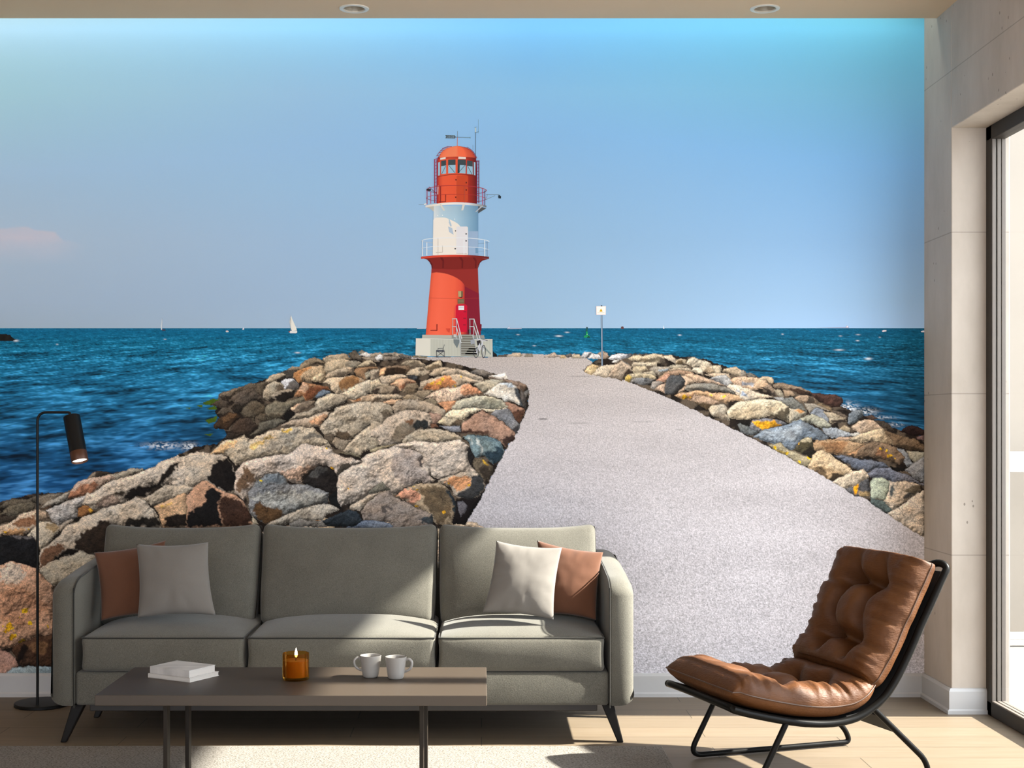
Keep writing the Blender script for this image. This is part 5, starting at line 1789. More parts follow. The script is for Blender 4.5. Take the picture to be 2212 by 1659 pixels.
# ================================================================== SOFT FORMS
def soft_box(hx, hy, hz, r, kx=14, ky=8, kz=6, re=4):
    """rounded box about the origin, surface grid dense at the edges"""
    def axis(h, k):
        inner = [-(h - r) + 2 * (h - r) * i / k for i in range(k + 1)]
        e = [r * math.sin(0.5 * PI * i / re) for i in range(1, re + 1)]
        return [-(h - r) - q for q in reversed(e)] + inner + [(h - r) + q for q in e]
    A = [axis(hx, kx), axis(hy, ky), axis(hz, kz)]
    H = [hx, hy, hz]
    idx, verts, faces = {}, [], []
    def vid(key, p):
        if key not in idx:
            idx[key] = len(verts)
            inn = [max(-(H[a] - r), min(H[a] - r, p[a])) for a in range(3)]
            d = Vector([p[a] - inn[a] for a in range(3)])
            if d.length > 1e-9:
                d = d.normalized() * r
            verts.append(Vector(inn) + d)
        return idx[key]
    for ax in range(3):
        b, c = (ax + 1) % 3, (ax + 2) % 3
        for s in (0, len(A[ax]) - 1):
            for i in range(len(A[b]) - 1):
                for j in range(len(A[c]) - 1):
                    q = []
                    for (ii, jj) in ((i, j), (i + 1, j), (i + 1, j + 1), (i, j + 1)):
                        key, p = [0, 0, 0], [0, 0, 0]
                        key[ax], key[b], key[c] = s, ii, jj
                        p[ax], p[b], p[c] = A[ax][s], A[b][ii], A[c][jj]
                        q.append(vid(tuple(key), p))
                    faces.append(q if s else q[::-1])
    return verts, faces

def fabric(name, c, var=0.08, rough=0.92, fine=900.0, bump=0.35, sheen=0.15):
    m, nt, b = mat(name)
    tc = N(nt, 'ShaderNodeTexCoord')
    n1 = N(nt, 'ShaderNodeTexNoise', Scale=fine, Detail=2.0, Roughness=0.6)
    nt.links.new(tc.outputs['Object'], n1.inputs['Vector'])
    n2 = N(nt, 'ShaderNodeTexNoise', Scale=9.0, Detail=3.0)
    nt.links.new(tc.outputs['Object'], n2.inputs['Vector'])
    ad = N(nt, 'ShaderNodeMath', operation='MULTIPLY_ADD')
    nt.links.new(n2.outputs['Fac'], ad.inputs[0])
    ad.inputs[1].default_value = 0.25
    nt.links.new(n1.outputs['Fac'], ad.inputs[2])
    c = np.array(c)
    nt.links.new(ramp(nt, ad.outputs[0], [(0.40, tuple(c * (1 - 3 * var))), (0.85, tuple(c * (1 + 3 * var)))]), b.inputs['Base Color'])
    b.inputs['Roughness'].default_value = rough
    b.inputs['Specular IOR Level'].default_value = 0.15
    b.inputs['Sheen Weight'].default_value = sheen
    b.inputs['Sheen Roughness'].default_value = 0.5
    bp = N(nt, 'ShaderNodeBump', Strength=bump, Distance=0.0015)
    nt.links.new(n1.outputs['Fac'], bp.inputs['Height'])
    nt.links.new(bp.outputs[0], b.inputs['Normal'])
    return m

M_sofa = fabric('sofa_weave', (0.100, 0.094, 0.077), var=0.10, fine=380.0)
M_sofa_pipe = fabric('sofa_piping', (0.022, 0.021, 0.018), var=0.03)
M_black = plain('stained_black_wood', (0.0080, 0.0065, 0.0055), rough=0.45, spec=0.15, var=0.1)
M_rail = plain('dark_brown_wood', (0.018, 0.012, 0.008), rough=0.45, var=0.1)

# ------------------------------------------------------------------ sofa
YSF = 5.15
sofa = thing('sofa', 'three-seat grey-green sofa with curved arms standing against the mural', 'sofa', (-0.515, 5.5, 0))
def arm_bm(xi, xo):
    """xi inner plane, xo outer plane"""
    prof = []
    yb, yf, z0, zt = 5.93, YSF, 0.142, 0.655
    raw = [(yb, z0), (yf + 0.012, z0), (yf, z0 + 0.03), (yf, 0.55)]
    for k in range(1, 9):
        t = k / 8 * PI / 2
        raw.append((yf + 0.13 * (1 - math.cos(t)), 0.55 + 0.066 * math.sin(t)))
    raw += [(yf + 0.28, 0.632), (yf + 0.5, 0.648), (yb - 0.02, zt), (yb, zt - 0.02)]
    n = len(raw)
    W = abs(xo - xi)
    sg = 1 if xo > xi else -1
    R = 0.055
    sects = [(0.0, 0.010), (0.003, 0.004), (0.009, 0.0), (W - R, 0.0)]
    for k in range(1, 8):
        t = k / 8 * PI / 2
        sects.append((W - R + R * math.sin(t), R * 0.8 * (1 - math.cos(t))))
    sects.append((W, R * 0.8))
    bm = bmesh.new()
    rings = []
    for off, ins in sects:
        ring = []
        for i in range(n):
            p, q, s = Vector(raw[i - 1]), Vector(raw[i]), Vector(raw[(i + 1) % n])
            d = (s - p).normalized()
            nrm = Vector((-d.y, d.x))
            ctr = Vector(((yb + yf) / 2, 0.4))
            if nrm.dot(ctr - q) < 0:
                nrm = -nrm
            r = q + nrm * ins
            ring.append(bm.verts.new((xi + sg * off, r.x, max(r.y, z0))))
        rings.append(ring)
    for a, b in zip(rings[:-1], rings[1:]):
        for i in range(n):
            bm.faces.new((a[i], a[(i + 1) % n], b[(i + 1) % n], b[i]))
    bm.faces.new(rings[0])
    bm.faces.new(rings[-1])
    bmesh.ops.recalc_face_normals(bm, faces=list(bm.faces))
    pipe = [Vector((xi, y, z)) for y, z in raw[1:-2]]
    pipe2 = [Vector((xo - sg * 0.012, y + 0.026, z - 0.022)) for y, z in raw[2:-2]]
    return bm, pipe, pipe2
for xi, xo in ((-1.512, -1.602), (0.476, 0.568)):
    bm, p1, p2 = arm_bm(xi, xo)
    a = obj('armrest', bm, M_sofa, sofa, True)
    obj('piping', tube_bm(catmull(p1, 3), 0.0028, 8), M_sofa_pipe, a, True)
base = obj('base', box_bm(-1.510, 0.474, YSF + 0.012, 5.92, 0.143, 0.268, bev=0.012, seg=3), M_sofa, sofa, True)
obj('back_panel', box_bm(-1.52, 0.484, 5.86, 5.955, 0.143, 0.60, bev=0.03, seg=4), M_sofa, sofa, True)
obj('plinth_rail', box_bm(-1.47, 0.435, YSF + 0.06, 5.85, 0.112, 0.1425, bev=0.003), M_rail, sofa)
def leg_bm(tx, ty, bx, by):
    bm = bmesh.new()
    rings = []
    for (x, y, z, w, d) in ((bx, by, 0.0, 0.011, 0.012), (bx + (tx - bx) * 0.96, by + (ty - by) * 0.96, 0.136, 0.023, 0.024), (tx, ty, 0.143, 0.024, 0.025)):
        rings.append([bm.verts.new((x + sx_ * w, y + sy_ * d, z)) for sx_, sy_ in ((-1, -1), (1, -1), (1, 1), (-1, 1))])
    for a, b in zip(rings[:-1], rings[1:]):
        for i in range(4):
            bm.faces.new((a[i], a[(i + 1) % 4], b[(i + 1) % 4], b[i]))
    bm.faces.new(rings[0][::-1])
    bm.faces.new(rings[-1])
    bmesh.ops.bevel(bm, geom=list(bm.edges), offset=0.004, segments=2, profile=0.5, affect='EDGES')
    return bm
for tx, ty, bx, by in ((-1.508, 5.215, -1.562, 5.195), (0.472, 5.215, 0.520, 5.195), (-1.508, 5.66, -1.560, 5.63), (0.472, 5.66, 0.520, 5.63)):
    obj('leg', leg_bm(tx, ty, bx, by), M_black, sofa)

def seat_cushion(x0, x1):
    hx, hy, hz = (x1 - x0) / 2 - 0.002, 0.275, 0.064
    v, f = soft_box(hx, hy, hz, 0.020, 16, 12, 5)
    cx_, cy_, cz_ = (x0 + x1) / 2, YSF + hy - 0.004, 0.271 + hz
    out = []
    for p in v:
        u, w_, t = p.x / hx, p.y / hy, p.z / hz
        dz = 0.040 * max(0, 1 - abs(u) ** 2.6) ** 0.8 * max(0, 1 - max(-w_, 0) ** 2.4) ** 0.9 * max(t, 0) ** 1.0
        dyv = -0.014 * (1 - u * u) * max(0, 1 - t * t) * max(-w_, 0)
        dx = 0.006 * math.copysign(1, u) * max(0, 1 - t * t) * abs(u) ** 6
        wr = 0.0022 * (float(fbm(np.array([p.x * 9 + x0 * 5]), np.array([p.y * 9 + p.z * 7]), 3)[0]) - 0.5)
        out.append(Vector((cx_ + p.x - dx, cy_ + p.y + dyv + wr, cz_ + p.z + dz + wr)))
    o = obj('seat_cushion', (out, f), M_sofa, sofa, True)
    # piping along the upper edge
    e = 0.006
    pts = []
    def top(u, w_):
        return 0.040 * max(0, 1 - abs(u) ** 2.6) ** 0.8 * max(0, 1 - max(-w_, 0) ** 2.4) ** 0.9
    ring = [(-1, 0.9), (-1, 0.3), (-1, -0.4), (-1, -0.90)] + [(u, -1) for u in (-0.93, -0.5, 0, 0.5, 0.93)] + [(1, -0.90), (1, -0.4), (1, 0.3), (1, 0.9)]
    for u, w_ in ring:
        dx = -e if u == 1 else (e if u == -1 else 0)
        dyv = e if w_ == -1 else 0
        pts.append(Vector((cx_ + u * hx + dx, cy_ + w_ * hy + dyv - (0.003 * (1 - u * u) if w_ == -1 else 0), cz_ + hz - 0.004 + top(u, w_) * 0.9)))
    obj('piping', tube_bm(catmull(pts, 5), 0.003, 8), M_sofa_pipe, o, True)
    return o
for a, b in ((-1.490, -0.876), (-0.874, -0.167), (-0.165, 0.462)):
    seat_cushion(a, b)

def back_cushion(x0, x1, lift=0.0):
    hx, hy, hz = (x1 - x0) / 2 - 0.003, 0.075, 0.204
    v, f = soft_box(hx, hy, hz, 0.030, 16, 4, 12, 4)
    Mx = Matrix.Translation(Vector(((x0 + x1) / 2, 5.50, 0.402))) @ Matrix.Rotation(-math.radians(21), 4, 'X') @ Matrix.Translation(Vector((0, hy, hz)))
    out = []
    for p in v:
        u, w_, t = p.x / hx, p.y / hy, p.z / hz
        q = p.copy()
        prof = max(0, 1 - u * u) ** 0.75 * max(0, 1 - t * t) ** 0.7
        q.y += -0.052 * prof * max(-w_, 0) + 0.01 * prof * max(w_, 0)
        q.z += 0.020 * (abs(u) ** 3 - 0.5) * max(t, 0)
        q.x *= 1 - 0.010 * (1 - abs(t)) * abs(u)
        if t < 0:
            q.x *= 1 - 0.035 * t * t
        wr = 0.003 * (float(fbm(np.array([p.x * 8 + x0 * 3]), np.array([p.z * 8]), 3)[0]) - 0.5)
        q.y += wr
        out.append(Mx @ q)
    o = obj('back_cushion', (out, f), M_sofa, sofa, True)
    ring = []
    for u, t in [(-0.93, -1), (0, -1), (0.93, -1), (1, -0.9), (1, 0), (1, 0.86), (0.93, 1), (0.5, 1), (0, 1), (-0.5, 1), (-0.93, 1), (-1, 0.86), (-1, 0), (-1, -0.9)]:
        x_ = u * hx * ((1 - 0.010 * (1 - abs(t)) * abs(u)) * ((1 - 0.035 * t * t) if t < 0 else 1))
        z_ = t * hz + 0.020 * (abs(u) ** 3 - 0.5) * max(t, 0)
        ring.append(Mx @ Vector((x_ * (1.0 if abs(u) < 1 else 0.998), -hy * 0.25, z_)))
    obj('piping', tube_bm(catmull(ring, 5, True), 0.0032, 8, closed=True), M_sofa_pipe, o, True)
    return o
for a, b in ((-1.535, -0.897), (-0.893, -0.178), (-0.174, 0.468)):
    back_cushion(a, b)

# ------------------------------------------------------------------ scatter cushions
def pillow(name, label, m, tl, tr, bl, br, thick, seed, group):
    n = 26
    tl, tr, bl, br = (Vector(p) for p in (tl, tr, bl, br))
    nr = (tr - tl).cross(tl - bl).normalized()
    if nr.y > 0:
        nr = -nr
    verts, faces = [], []
    side = {}
    for s in (1, -1):
        for j in range(n + 1):
            for i in range(n + 1):
                u, v = -1 + 2 * i / n, -1 + 2 * j / n
                u = math.sin(u * PI / 2) * 0.35 + u * 0.65
                v = math.sin(v * PI / 2) * 0.35 + v * 0.65
                edge = i in (0, n) or j in (0, n)
                if edge and s == -1:
                    side[(s, i, j)] = side[(1, i, j)]
                    continue
                uu = u * (1 - 0.075 * (1 - v * v) * abs(u))
                vv = v * (1 - 0.075 * (1 - u * u) * abs(v))
                a, b = (uu + 1) / 2, (vv + 1) / 2
                p = (bl * (1 - a) + br * a) * (1 - b) + (tl * (1 - a) + tr * a) * b
                t = max(0, (1 - u ** 2) * (1 - v ** 2)) ** 0.55
                h = thick * t
                nzv = float(fbm(np.array([u * 2.2 + seed]), np.array([v * 2.2 + seed * 2]), 3)[0]) - 0.5
                fold = float(fbm(np.array([math.atan2(v, u) * 5 + seed]), np.array([seed * 3.0]), 2)[0]) - 0.5
                h *= 1 + 0.30 * nzv
                h += 0.030 * fold * t * (max(abs(u), abs(v)) ** 3)
                side[(s, i, j)] = len(verts)
                verts.append(p + nr * (s * max(h, 0)))
    for s in (1, -1):
        for j in range(n):
            for i in range(n):
                q = [side[(s, i, j)], side[(s, i + 1, j)], side[(s, i + 1, j + 1)], side[(s, i, j + 1)]]
                faces.append(q if s == 1 else q[::-1])
    bm = bmesh.new()
    bv = [bm.verts.new(p) for p in verts]
    for q in faces:
        try:
            bm.faces.new([bv[i] for i in q])
        except ValueError:
            pass
    bmesh.ops.recalc_face_normals(bm, faces=list(bm.faces))
    o = obj(name, bm, m, None, 'all')
    org = (bl + br) / 2
    o.data.transform(Matrix.Translation(-org))
    o.location = org
    return tag(o, label, 'cushion', group)
M_grey = fabric('cushion_grey', (0.15, 0.137, 0.122), var=0.02, fine=700, bump=0.15)
M_tan = fabric('cushion_tan', (0.105, 0.045, 0.025), var=0.03, fine=700, bump=0.15)
G_ = 'scatter cushions on the sofa'
pillow('scatter_cushion', 'brown scatter cushion in the left corner of the sofa, half behind a grey one', M_tan,
       P(203, 1193, 5.43), P(358, 1167, 5.48), P(218, 1341, 5.33), P(352, 1326, 5.37), 0.042, 3.3, G_)
pillow('scatter_cushion', 'pale grey scatter cushion leaning on a brown one at the left end of the sofa', M_grey,
       P(294, 1175, 5.36), P(450, 1171, 5.37), P(297, 1335, 5.26), P(466, 1329, 5.27), 0.048, 7.1, G_)
pillow('scatter_cushion', 'tan scatter cushion against the right arm of the sofa, behind a pale one', M_tan,
       P(1160, 1167, 5.48), P(1303, 1193, 5.43), P(1165, 1326, 5.37), P(1288, 1340, 5.33), 0.042, 11.9, G_)
pillow('scatter_cushion', 'pale beige scatter cushion leaning on a tan one at the right end of the sofa', M_grey,
       P(1072, 1168, 5.37), P(1214, 1183, 5.35), P(1042, 1323, 5.28), P(1196, 1339, 5.25), 0.048, 15.7, G_)

# ------------------------------------------------------------------ rug
def rug():
    m, nt, b = mat('rug_wool')
    tc = N(nt, 'ShaderNodeTexCoord')
    mp = N(nt, 'ShaderNodeMapping')
    mp.inputs['Rotation'].default_value = (0, 0, 0.8)
    mp.inputs['Scale'].default_value = (1.0, 1.8, 1.0)
    nt.links.new(tc.outputs['Object'], mp.inputs['Vector'])
    n1 = N(nt, 'ShaderNodeTexNoise', Scale=150.0, Detail=2.0, Roughness=0.6)
    nt.links.new(mp.outputs[0], n1.inputs['Vector'])
    nt.links.new(ramp(nt, n1.outputs['Fac'], [(0.36, (0.09, 0.078, 0.064)), (0.50, (0.215, 0.199, 0.178)), (0.7, (0.255, 0.236, 0.212))]), b.inputs['Base Color'])
    b.inputs['Roughness'].default_value = 0.95
    b.inputs['Specular IOR Level'].default_value = 0.05
    bp = N(nt, 'ShaderNodeBump', Strength=0.6, Distance=0.006)
    nt.links.new(n1.outputs['Fac'], bp.inputs['Height'])
    nt.links.new(bp.outputs[0], b.inputs['Normal'])
    return m
o = obj('rug', box_bm(-2.3, 0.662, 3.0, 5.088, 0.0, 0.012, bev=0.004), rug())
tag(o, 'cream woven wool rug lying under the coffee table', 'rug')

# ------------------------------------------------------------------ coffee table
M_table = plain('taupe_lacquer', (0.054, 0.0405, 0.0295), rough=0.45, spec=0.3, var=0.03, scale=6)
M_tleg = plain('bronze_metal', (0.018, 0.013, 0.009), rough=0.5, metal=0.0, spec=0.15, var=0.05)
TZ = 0.36
tab = thing('coffee_table', 'low rectangular taupe coffee table on thin bronze legs', 'coffee table', (-0.585, 4.5, 0))
obj('tabletop', box_bm(-1.186, 0.017, 4.257, 4.746, TZ - 0.033, TZ, bev=0.0025, seg=2), M_table, tab)
for x_ in (-0.986, -0.187):
    for y_ in (4.35, 4.67):
        obj('leg', box_bm(x_ - 0.0065, x_ + 0.0065, y_ - 0.02, y_ + 0.02, 0.012, TZ - 0.033, bev=0.0015), M_tleg, tab)

# books
M_cover = plain('book_cover', (0.50, 0.485, 0.465), rough=0.5, var=0.22, scale=9, stretch=(1, 3, 1))
M_cover2 = plain('book_cover_plain', (0.54, 0.52, 0.49), rough=0.5, var=0.02)
M_page = plain('book_pages', (0.52, 0.49, 0.45), rough=0.8, var=0.05, scale=8, stretch=(1, 1, 90))
def book(label, c0, e1, e2, w, d, z0, h, m):
    t = thing('book', label, 'book', (c0[0] + e1[0] * w / 2 + e2[0] * d / 2, c0[1] + e1[1] * w / 2 + e2[1] * d / 2, z0), 'books on the coffee table')
    def slab(u0, u1, v0, v1, za, zb, bev):
        bm = box_bm(u0, u1, v0, v1, za, zb, bev=bev, seg=1)
        for v in bm.verts:
            x, y = v.co.x, v.co.y
            v.co.x = c0[0] + e1[0] * x + e2[0] * y
            v.co.y = c0[1] + e1[1] * x + e2[1] * y
        bmesh.ops.recalc_face_normals(bm, faces=list(bm.faces))
        return bm
    bm = slab(0, w, 0, d, z0, z0 + 0.0022, 0.0006)
    for args in ((0, w, 0, d, z0 + h - 0.0022, z0 + h, 0.0006), (0, w, 0, 0.0022, z0 + 0.001, z0 + h - 0.001, 0)):
        b2 = slab(*args)
        me = bpy.data.meshes.new('t')
        b2.to_mesh(me)
        b2.free()
        bm.from_mesh(me)
        bpy.data.meshes.remove(me)
    obj('cover', bm, m, t)
    obj('pages', slab(0.002, w - 0.003, 0.003, d - 0.002, z0 + 0.0022, z0 + h - 0.0022, 0), M_page, t)
E1, E2 = Vector((-0.868, 0.496)), Vector((0.496, 0.868))
c0 = Vector((-0.9366, 4.462))
book('white book at the bottom of the pair on the coffee table', c0, E1, E2, 0.18, 0.142, TZ, 0.0145, M_cover2)
c1 = c0 + E1 * 0.004 + E2 * 0.001
book('thicker white book with a grey sketched cover, on top of the pair', c1, E1, E2, 0.168, 0.128, TZ + 0.0145, 0.0235, M_cover)

# mugs
M_cer = plain('glazed_ceramic', (0.29, 0.275, 0.255), rough=0.3, var=0.02, scale=8)
def mug(label, x, y, side):
    t = thing('mug', label, 'mug', (x, y, TZ), 'mugs on the coffee table')
    H = 0.071
    pr = [(0.0, 0.0), (0.021, 0.0), (0.0235, 0.0015), (0.026, 0.006), (0.0285, 0.02), (0.032, 0.045), (0.0348, H - 0.002), (0.0350, H), (0.0342, H + 0.0008), (0.0332, H), (0.0315, 0.05), (0.028, 0.022), (0.024, 0.008), (0.0, 0.006)]
    obj('body', lathe_bm([(r, h + TZ) for r, h in pr], (x, y, 0), 48), M_cer, t, True)
    pts = [Vector((x + side * (0.032), y, TZ + 0.060)), Vector((x + side * 0.043, y - 0.004, TZ + 0.064)), Vector((x + side * 0.0525, y - 0.007, TZ + 0.055)),
           Vector((x + side * 0.051, y - 0.007, TZ + 0.040)), Vector((x + side * 0.042, y - 0.004, TZ + 0.029)), Vector((x + side * 0.0275, y, TZ + 0.022))]
    obj('handle', tube_bm(catmull(pts, 8), 0.0042, 12), M_cer, t, True)
mug('white ceramic mug with its handle to the left, nearer the candle', (800.5 - CX) * 4.562 / F, 4.562, -1)
mug('white ceramic mug with its handle to the right', (855 - CX) * 4.535 / F, 4.535, 1)

# candle
x_, y_ = (639 - CX) * 4.52 / F, 4.52
t = thing('candle', 'lit candle in an amber glass tumbler on the coffee table', 'candle', (x_, y_, TZ))
M_amber, nt, b = mat('amber_glass')
nt.nodes.remove(b)
tra = N(nt, 'ShaderNodeBsdfTransparent')
gla = N(nt, 'ShaderNodeBsdfGlossy', Roughness=0.04)
tcn = N(nt, 'ShaderNodeTexCoord')
nzn = N(nt, 'ShaderNodeTexNoise', Scale=18.0)
nt.links.new(tcn.outputs['Object'], nzn.inputs['Vector'])
nt.links.new(ramp(nt, nzn.outputs['Fac'], [(0.3, (0.93, 0.68, 0.30)), (0.7, (0.97, 0.75, 0.36))]), tra.inputs['Color'])
mxa = N(nt, 'ShaderNodeMixShader')
lw = N(nt, 'ShaderNodeLayerWeight', Blend=0.25)
mra = N(nt, 'ShaderNodeMath', operation='MULTIPLY')
mra.inputs[1].default_value = 0.45
nt.links.new(lw.outputs['Fresnel'], mra.inputs[0])
nt.links.new(mra.outputs[0], mxa.inputs[0])
nt.links.new(tra.outputs[0], mxa.inputs[1])
nt.links.new(gla.outputs[0], mxa.inputs[2])
nt.links.new(mxa.outputs[0], nt.nodes['Material Output'].inputs['Surface'])
R0, H0 = 0.0432, 0.086
obj('glass', lathe_bm([(0, TZ + 0.0005), (R0 - 0.002, TZ + 0.0005), (R0, TZ + 0.003), (R0, TZ + H0), (R0 - 0.001, TZ + H0 + 0.0006), (R0 - 0.0022, TZ + H0), (R0 - 0.0022, TZ + 0.011), (R0 - 0.004, TZ + 0.009), (0, TZ + 0.009)], (x_, y_, 0), 64), M_amber, t, True)
M_wax = plain('candle_wax', (0.27, 0.165, 0.085), rough=0.6, var=0.05)
b = M_wax.node_tree.nodes['Principled BSDF']
b.inputs['Subsurface Weight'].default_value = 0.3
b.inputs['Subsurface Radius'].default_value = (0.02, 0.008, 0.003)
obj('wax', lathe_bm([(0, TZ + 0.0095), (R0 - 0.0045, TZ + 0.0095), (R0 - 0.0028, TZ + 0.012), (R0 - 0.0028, TZ + 0.062), (R0 - 0.006, TZ + 0.0635), (0, TZ + 0.061)], (x_, y_, 0), 48), M_wax, t, True)
obj('wick', tube_bm([(x_, y_, TZ + 0.060), (x_ + 0.0005, y_, TZ + 0.070), (x_ + 0.001, y_, TZ + 0.078)], 0.0008, 8), M_black, t)
M_flame, nt, b = mat('flame')
b.inputs['Emission Color'].default_value = (1.0, 0.86, 0.62, 1)
b.inputs['Emission Strength'].default_value = 5.0
nzn = N(nt, 'ShaderNodeTexNoise', Scale=60.0)
nt.links.new(ramp(nt, nzn.outputs['Fac'], [(0.2, (1.0, 0.80, 0.52)), (0.8, (1.0, 0.90, 0.70))]), b.inputs['Emission Color'])
obj('flame', lathe_bm([(0, TZ + 0.071), (0.0032, TZ + 0.074), (0.0050, TZ + 0.080), (0.0046, TZ + 0.087), (0.0026, TZ + 0.095), (0.001, TZ + 0.101), (0, TZ + 0.1035)], (x_ + 0.001, y_, 0), 20), M_flame, t, True)

# ------------------------------------------------------------------ floor lamp
M_lamp = plain('lamp_black', (0.0050, 0.0045, 0.0040), rough=0.45, spec=0.2, var=0.05)
M_copper = plain('lamp_copper', (0.08, 0.028, 0.011), rough=0.45, metal=0.3, var=0.05)
lx, ly = (93 - CX) * 5.88 / F, 5.87
lamp = thing('floor_lamp', 'thin black reading lamp with a tilted tubular shade, standing left of the sofa', 'floor lamp', (lx, ly, 0))
obj('base', lathe_bm([(0, 0), (0.112, 0), (0.1145, 0.002), (0.1145, 0.012), (0.112, 0.0145), (0, 0.0145)], (lx, ly, 0), 64), M_lamp, lamp, True)
YPL = 5.81
pz = EYE - (890.7 - CY) * YPL / F
px_ = (81 - CX) * YPL / F
ex = (150 - CX) * YPL / F
top = Vector(((154.5 - CX) * YPL / F, YPL, EYE - (899 - CY) * YPL / F))
path = fillet([Vector((px_, YPL, 0.0145)), Vector((px_, YPL, pz)), Vector((ex, YPL, pz)), top + Vector((0.004, -0.001, -0.012))], [0, 0.04, 0.008, 0], 8)
obj('pole', tube_bm(path, 0.0056, 16), M_lamp, lamp, True)
ax = Vector((0.275, -0.30, -1)).normalized()
L_ = 0.203
rot = ax.to_track_quat('Z', 'Y').to_matrix().to_4x4()
Mx = Matrix.Translation(top) @ rot
RS = 0.0345
obj('shade', lathe_bm([(0, 0), (RS - 0.003, 0.0), (RS, 0.003), (RS, L_ * 0.79), (RS - 0.002, L_ * 0.79), (RS - 0.002, 0.012), (0, 0.012)], mtx=Mx, seg=48), M_lamp, lamp, True)
obj('shade_collar', lathe_bm([(RS, L_ * 0.79), (RS + 0.0004, L_ * 0.79 + 0.001), (RS + 0.0004, L_ - 0.002), (RS - 0.001, L_), (RS - 0.0022, L_ - 0.002), (RS - 0.0022, L_ * 0.79)], mtx=Mx, seg=48), M_copper, lamp, True, 'copper brown collar')
M_em, nt, b = mat('lamp_light')
b.inputs['Emission Color'].default_value = (1.0, 0.92, 0.80, 1)
b.inputs['Emission Strength'].default_value = 2.2
nzn = N(nt, 'ShaderNodeTexNoise', Scale=60.0)
nt.links.new(ramp(nt, nzn.outputs['Fac'], [(0.3, (1.0, 0.88, 0.74)), (0.7, (1.0, 0.96, 0.88))]), b.inputs['Emission Color'])
obj('bulb', lathe_bm([(0, L_ - 0.012), (0.02, L_ - 0.012), (RS - 0.0032, L_ - 0.009), (RS - 0.0032, L_ - 0.02), (0, L_ - 0.02)], mtx=Mx, seg=40), M_em, lamp, True)

# ------------------------------------------------------------------ lounge chair
N0 = Vector((0.818, 4.464, 0))
U_ = Vector((0.948, 0.319, 0))
NW = Vector((0.319, -0.948, 0))
CW = 0.47
def C(u, w, z):
    """u to the rear, w from the near side (0) to the far side (CW)"""
    return N0 + U_ * u - NW * w + Vector((0, 0, z))
def leather():
    m, nt, b = mat('cognac_leather')
    tc = N(nt, 'ShaderNodeTexCoord')
    n1 = N(nt, 'ShaderNodeTexNoise', Scale=14.0, Detail=5.0, Roughness=0.6)
    nt.links.new(tc.outputs['Object'], n1.inputs['Vector'])
    nt.links.new(ramp(nt, n1.outputs['Fac'], [(0.3, (0.064, 0.0225, 0.0062)), (0.7, (0.096, 0.036, 0.0105))]), b.inputs['Base Color'])
    mp = N(nt, 'ShaderNodeMapping')
    mp.inputs['Scale'].default_value = (0.5, 0.5, 1.5)
    nt.links.new(tc.outputs['Object'], mp.inputs['Vector'])
    n2 = N(nt, 'ShaderNodeTexNoise', Scale=170.0, Detail=3.0)
    nt.links.new(mp.outputs[0], n2.inputs['Vector'])
    bp = N(nt, 'ShaderNodeBump', Strength=0.5, Distance=0.003)
    nt.links.new(n2.outputs['Fac'], bp.inputs['Height'])
    nt.links.new(bp.outputs[0], b.inputs['Normal'])
    b.inputs['Roughness'].default_value = 0.55
    b.inputs['Specular IOR Level'].default_value = 0.22
    return m
M_lea = leather()
M_lseam = plain('leather_seam', (0.055, 0.023, 0.009), rough=0.5, var=0.05)
M_tube = plain('black_steel_tube', (0.0060, 0.0055, 0.0050), rough=0.34, spec=0.08, var=0.05)
M_sling = plain('black_sling', (0.0060, 0.0050, 0.0045), rough=0.8, var=0.1)
chair = thing('lounge_chair', 'brown tufted leather lounge chair on a black steel tube frame, beside the window', 'armchair', tuple(C(0.4, CW / 2, 0)))
prof = [(-0.014, 0.2765), (0.0, 0.271), (0.05, 0.256), (0.153, 0.231), (0.24, 0.214), (0.326, 0.205), (0.40, 0.207), (0.467, 0.222), (0.539, 0.262), (0.58, 0.302), (0.621, 0.361), (0.665, 0.437), (0.703, 0.512), (0.745, 0.588), (0.777, 0.648), (0.800, 0.690), (0.805, 0.706)]
pc = catmull([Vector((u, 0, z)) for u, z in prof], 5)
pl_ = [p.copy() for p in pc]
cl = [0.0]
for a, b in zip(pl_[:-1], pl_[1:]):
    cl.append(cl[-1] + (b - a).length)
def along(s):
    s = max(0, min(cl[-1] - 1e-6, s))
    i = max(k for k in range(len(cl)) if cl[k] <= s)
    i = min(i, len(cl) - 2)
    t = (s - cl[i]) / (cl[i + 1] - cl[i])
    p = pl_[i].lerp(pl_[i + 1], t)
    a, b = pl_[max(i - 1, 0)], pl_[min(i + 2, len(pl_) - 1)]
    d = (b - a).normalized()
    nrm = Vector((-d.z, 0, d.x))
    return p.x, p.z, nrm.x, nrm.z
RT = 0.0128
# seat and back tube: one closed loop
near = [C(p.x, 0, p.z) for p in pl_]
far_ = [C(p.x, CW, p.z) for p in pl_]
nn = [p for p in near[2:] if p.z < 0.69]
ff = [p for p in far_[2:] if p.z < 0.69]
hi = [(0.806, 0.003, 0.698), (0.803, 0.014, 0.712), (0.792, 0.036, 0.715), (0.776, 0.075, 0.704)]
loop = nn[::2] + [C(u, w_, z) for u, w_, z in hi] + [C(0.770, CW / 2, 0.696)] + [C(u, CW - w_, z) for u, w_, z in hi[::-1]] + ff[::-2]
loop += [C(-0.008, CW - 0.012, 0.274), C(-0.014, CW - 0.04, 0.278), C(-0.016, CW / 2, 0.280), C(-0.014, 0.04, 0.278), C(-0.008, 0.012, 0.274)]
obj('seat_frame', tube_bm(catmull(loop, 3, True), RT, 14, closed=True), M_tube, chair, True)
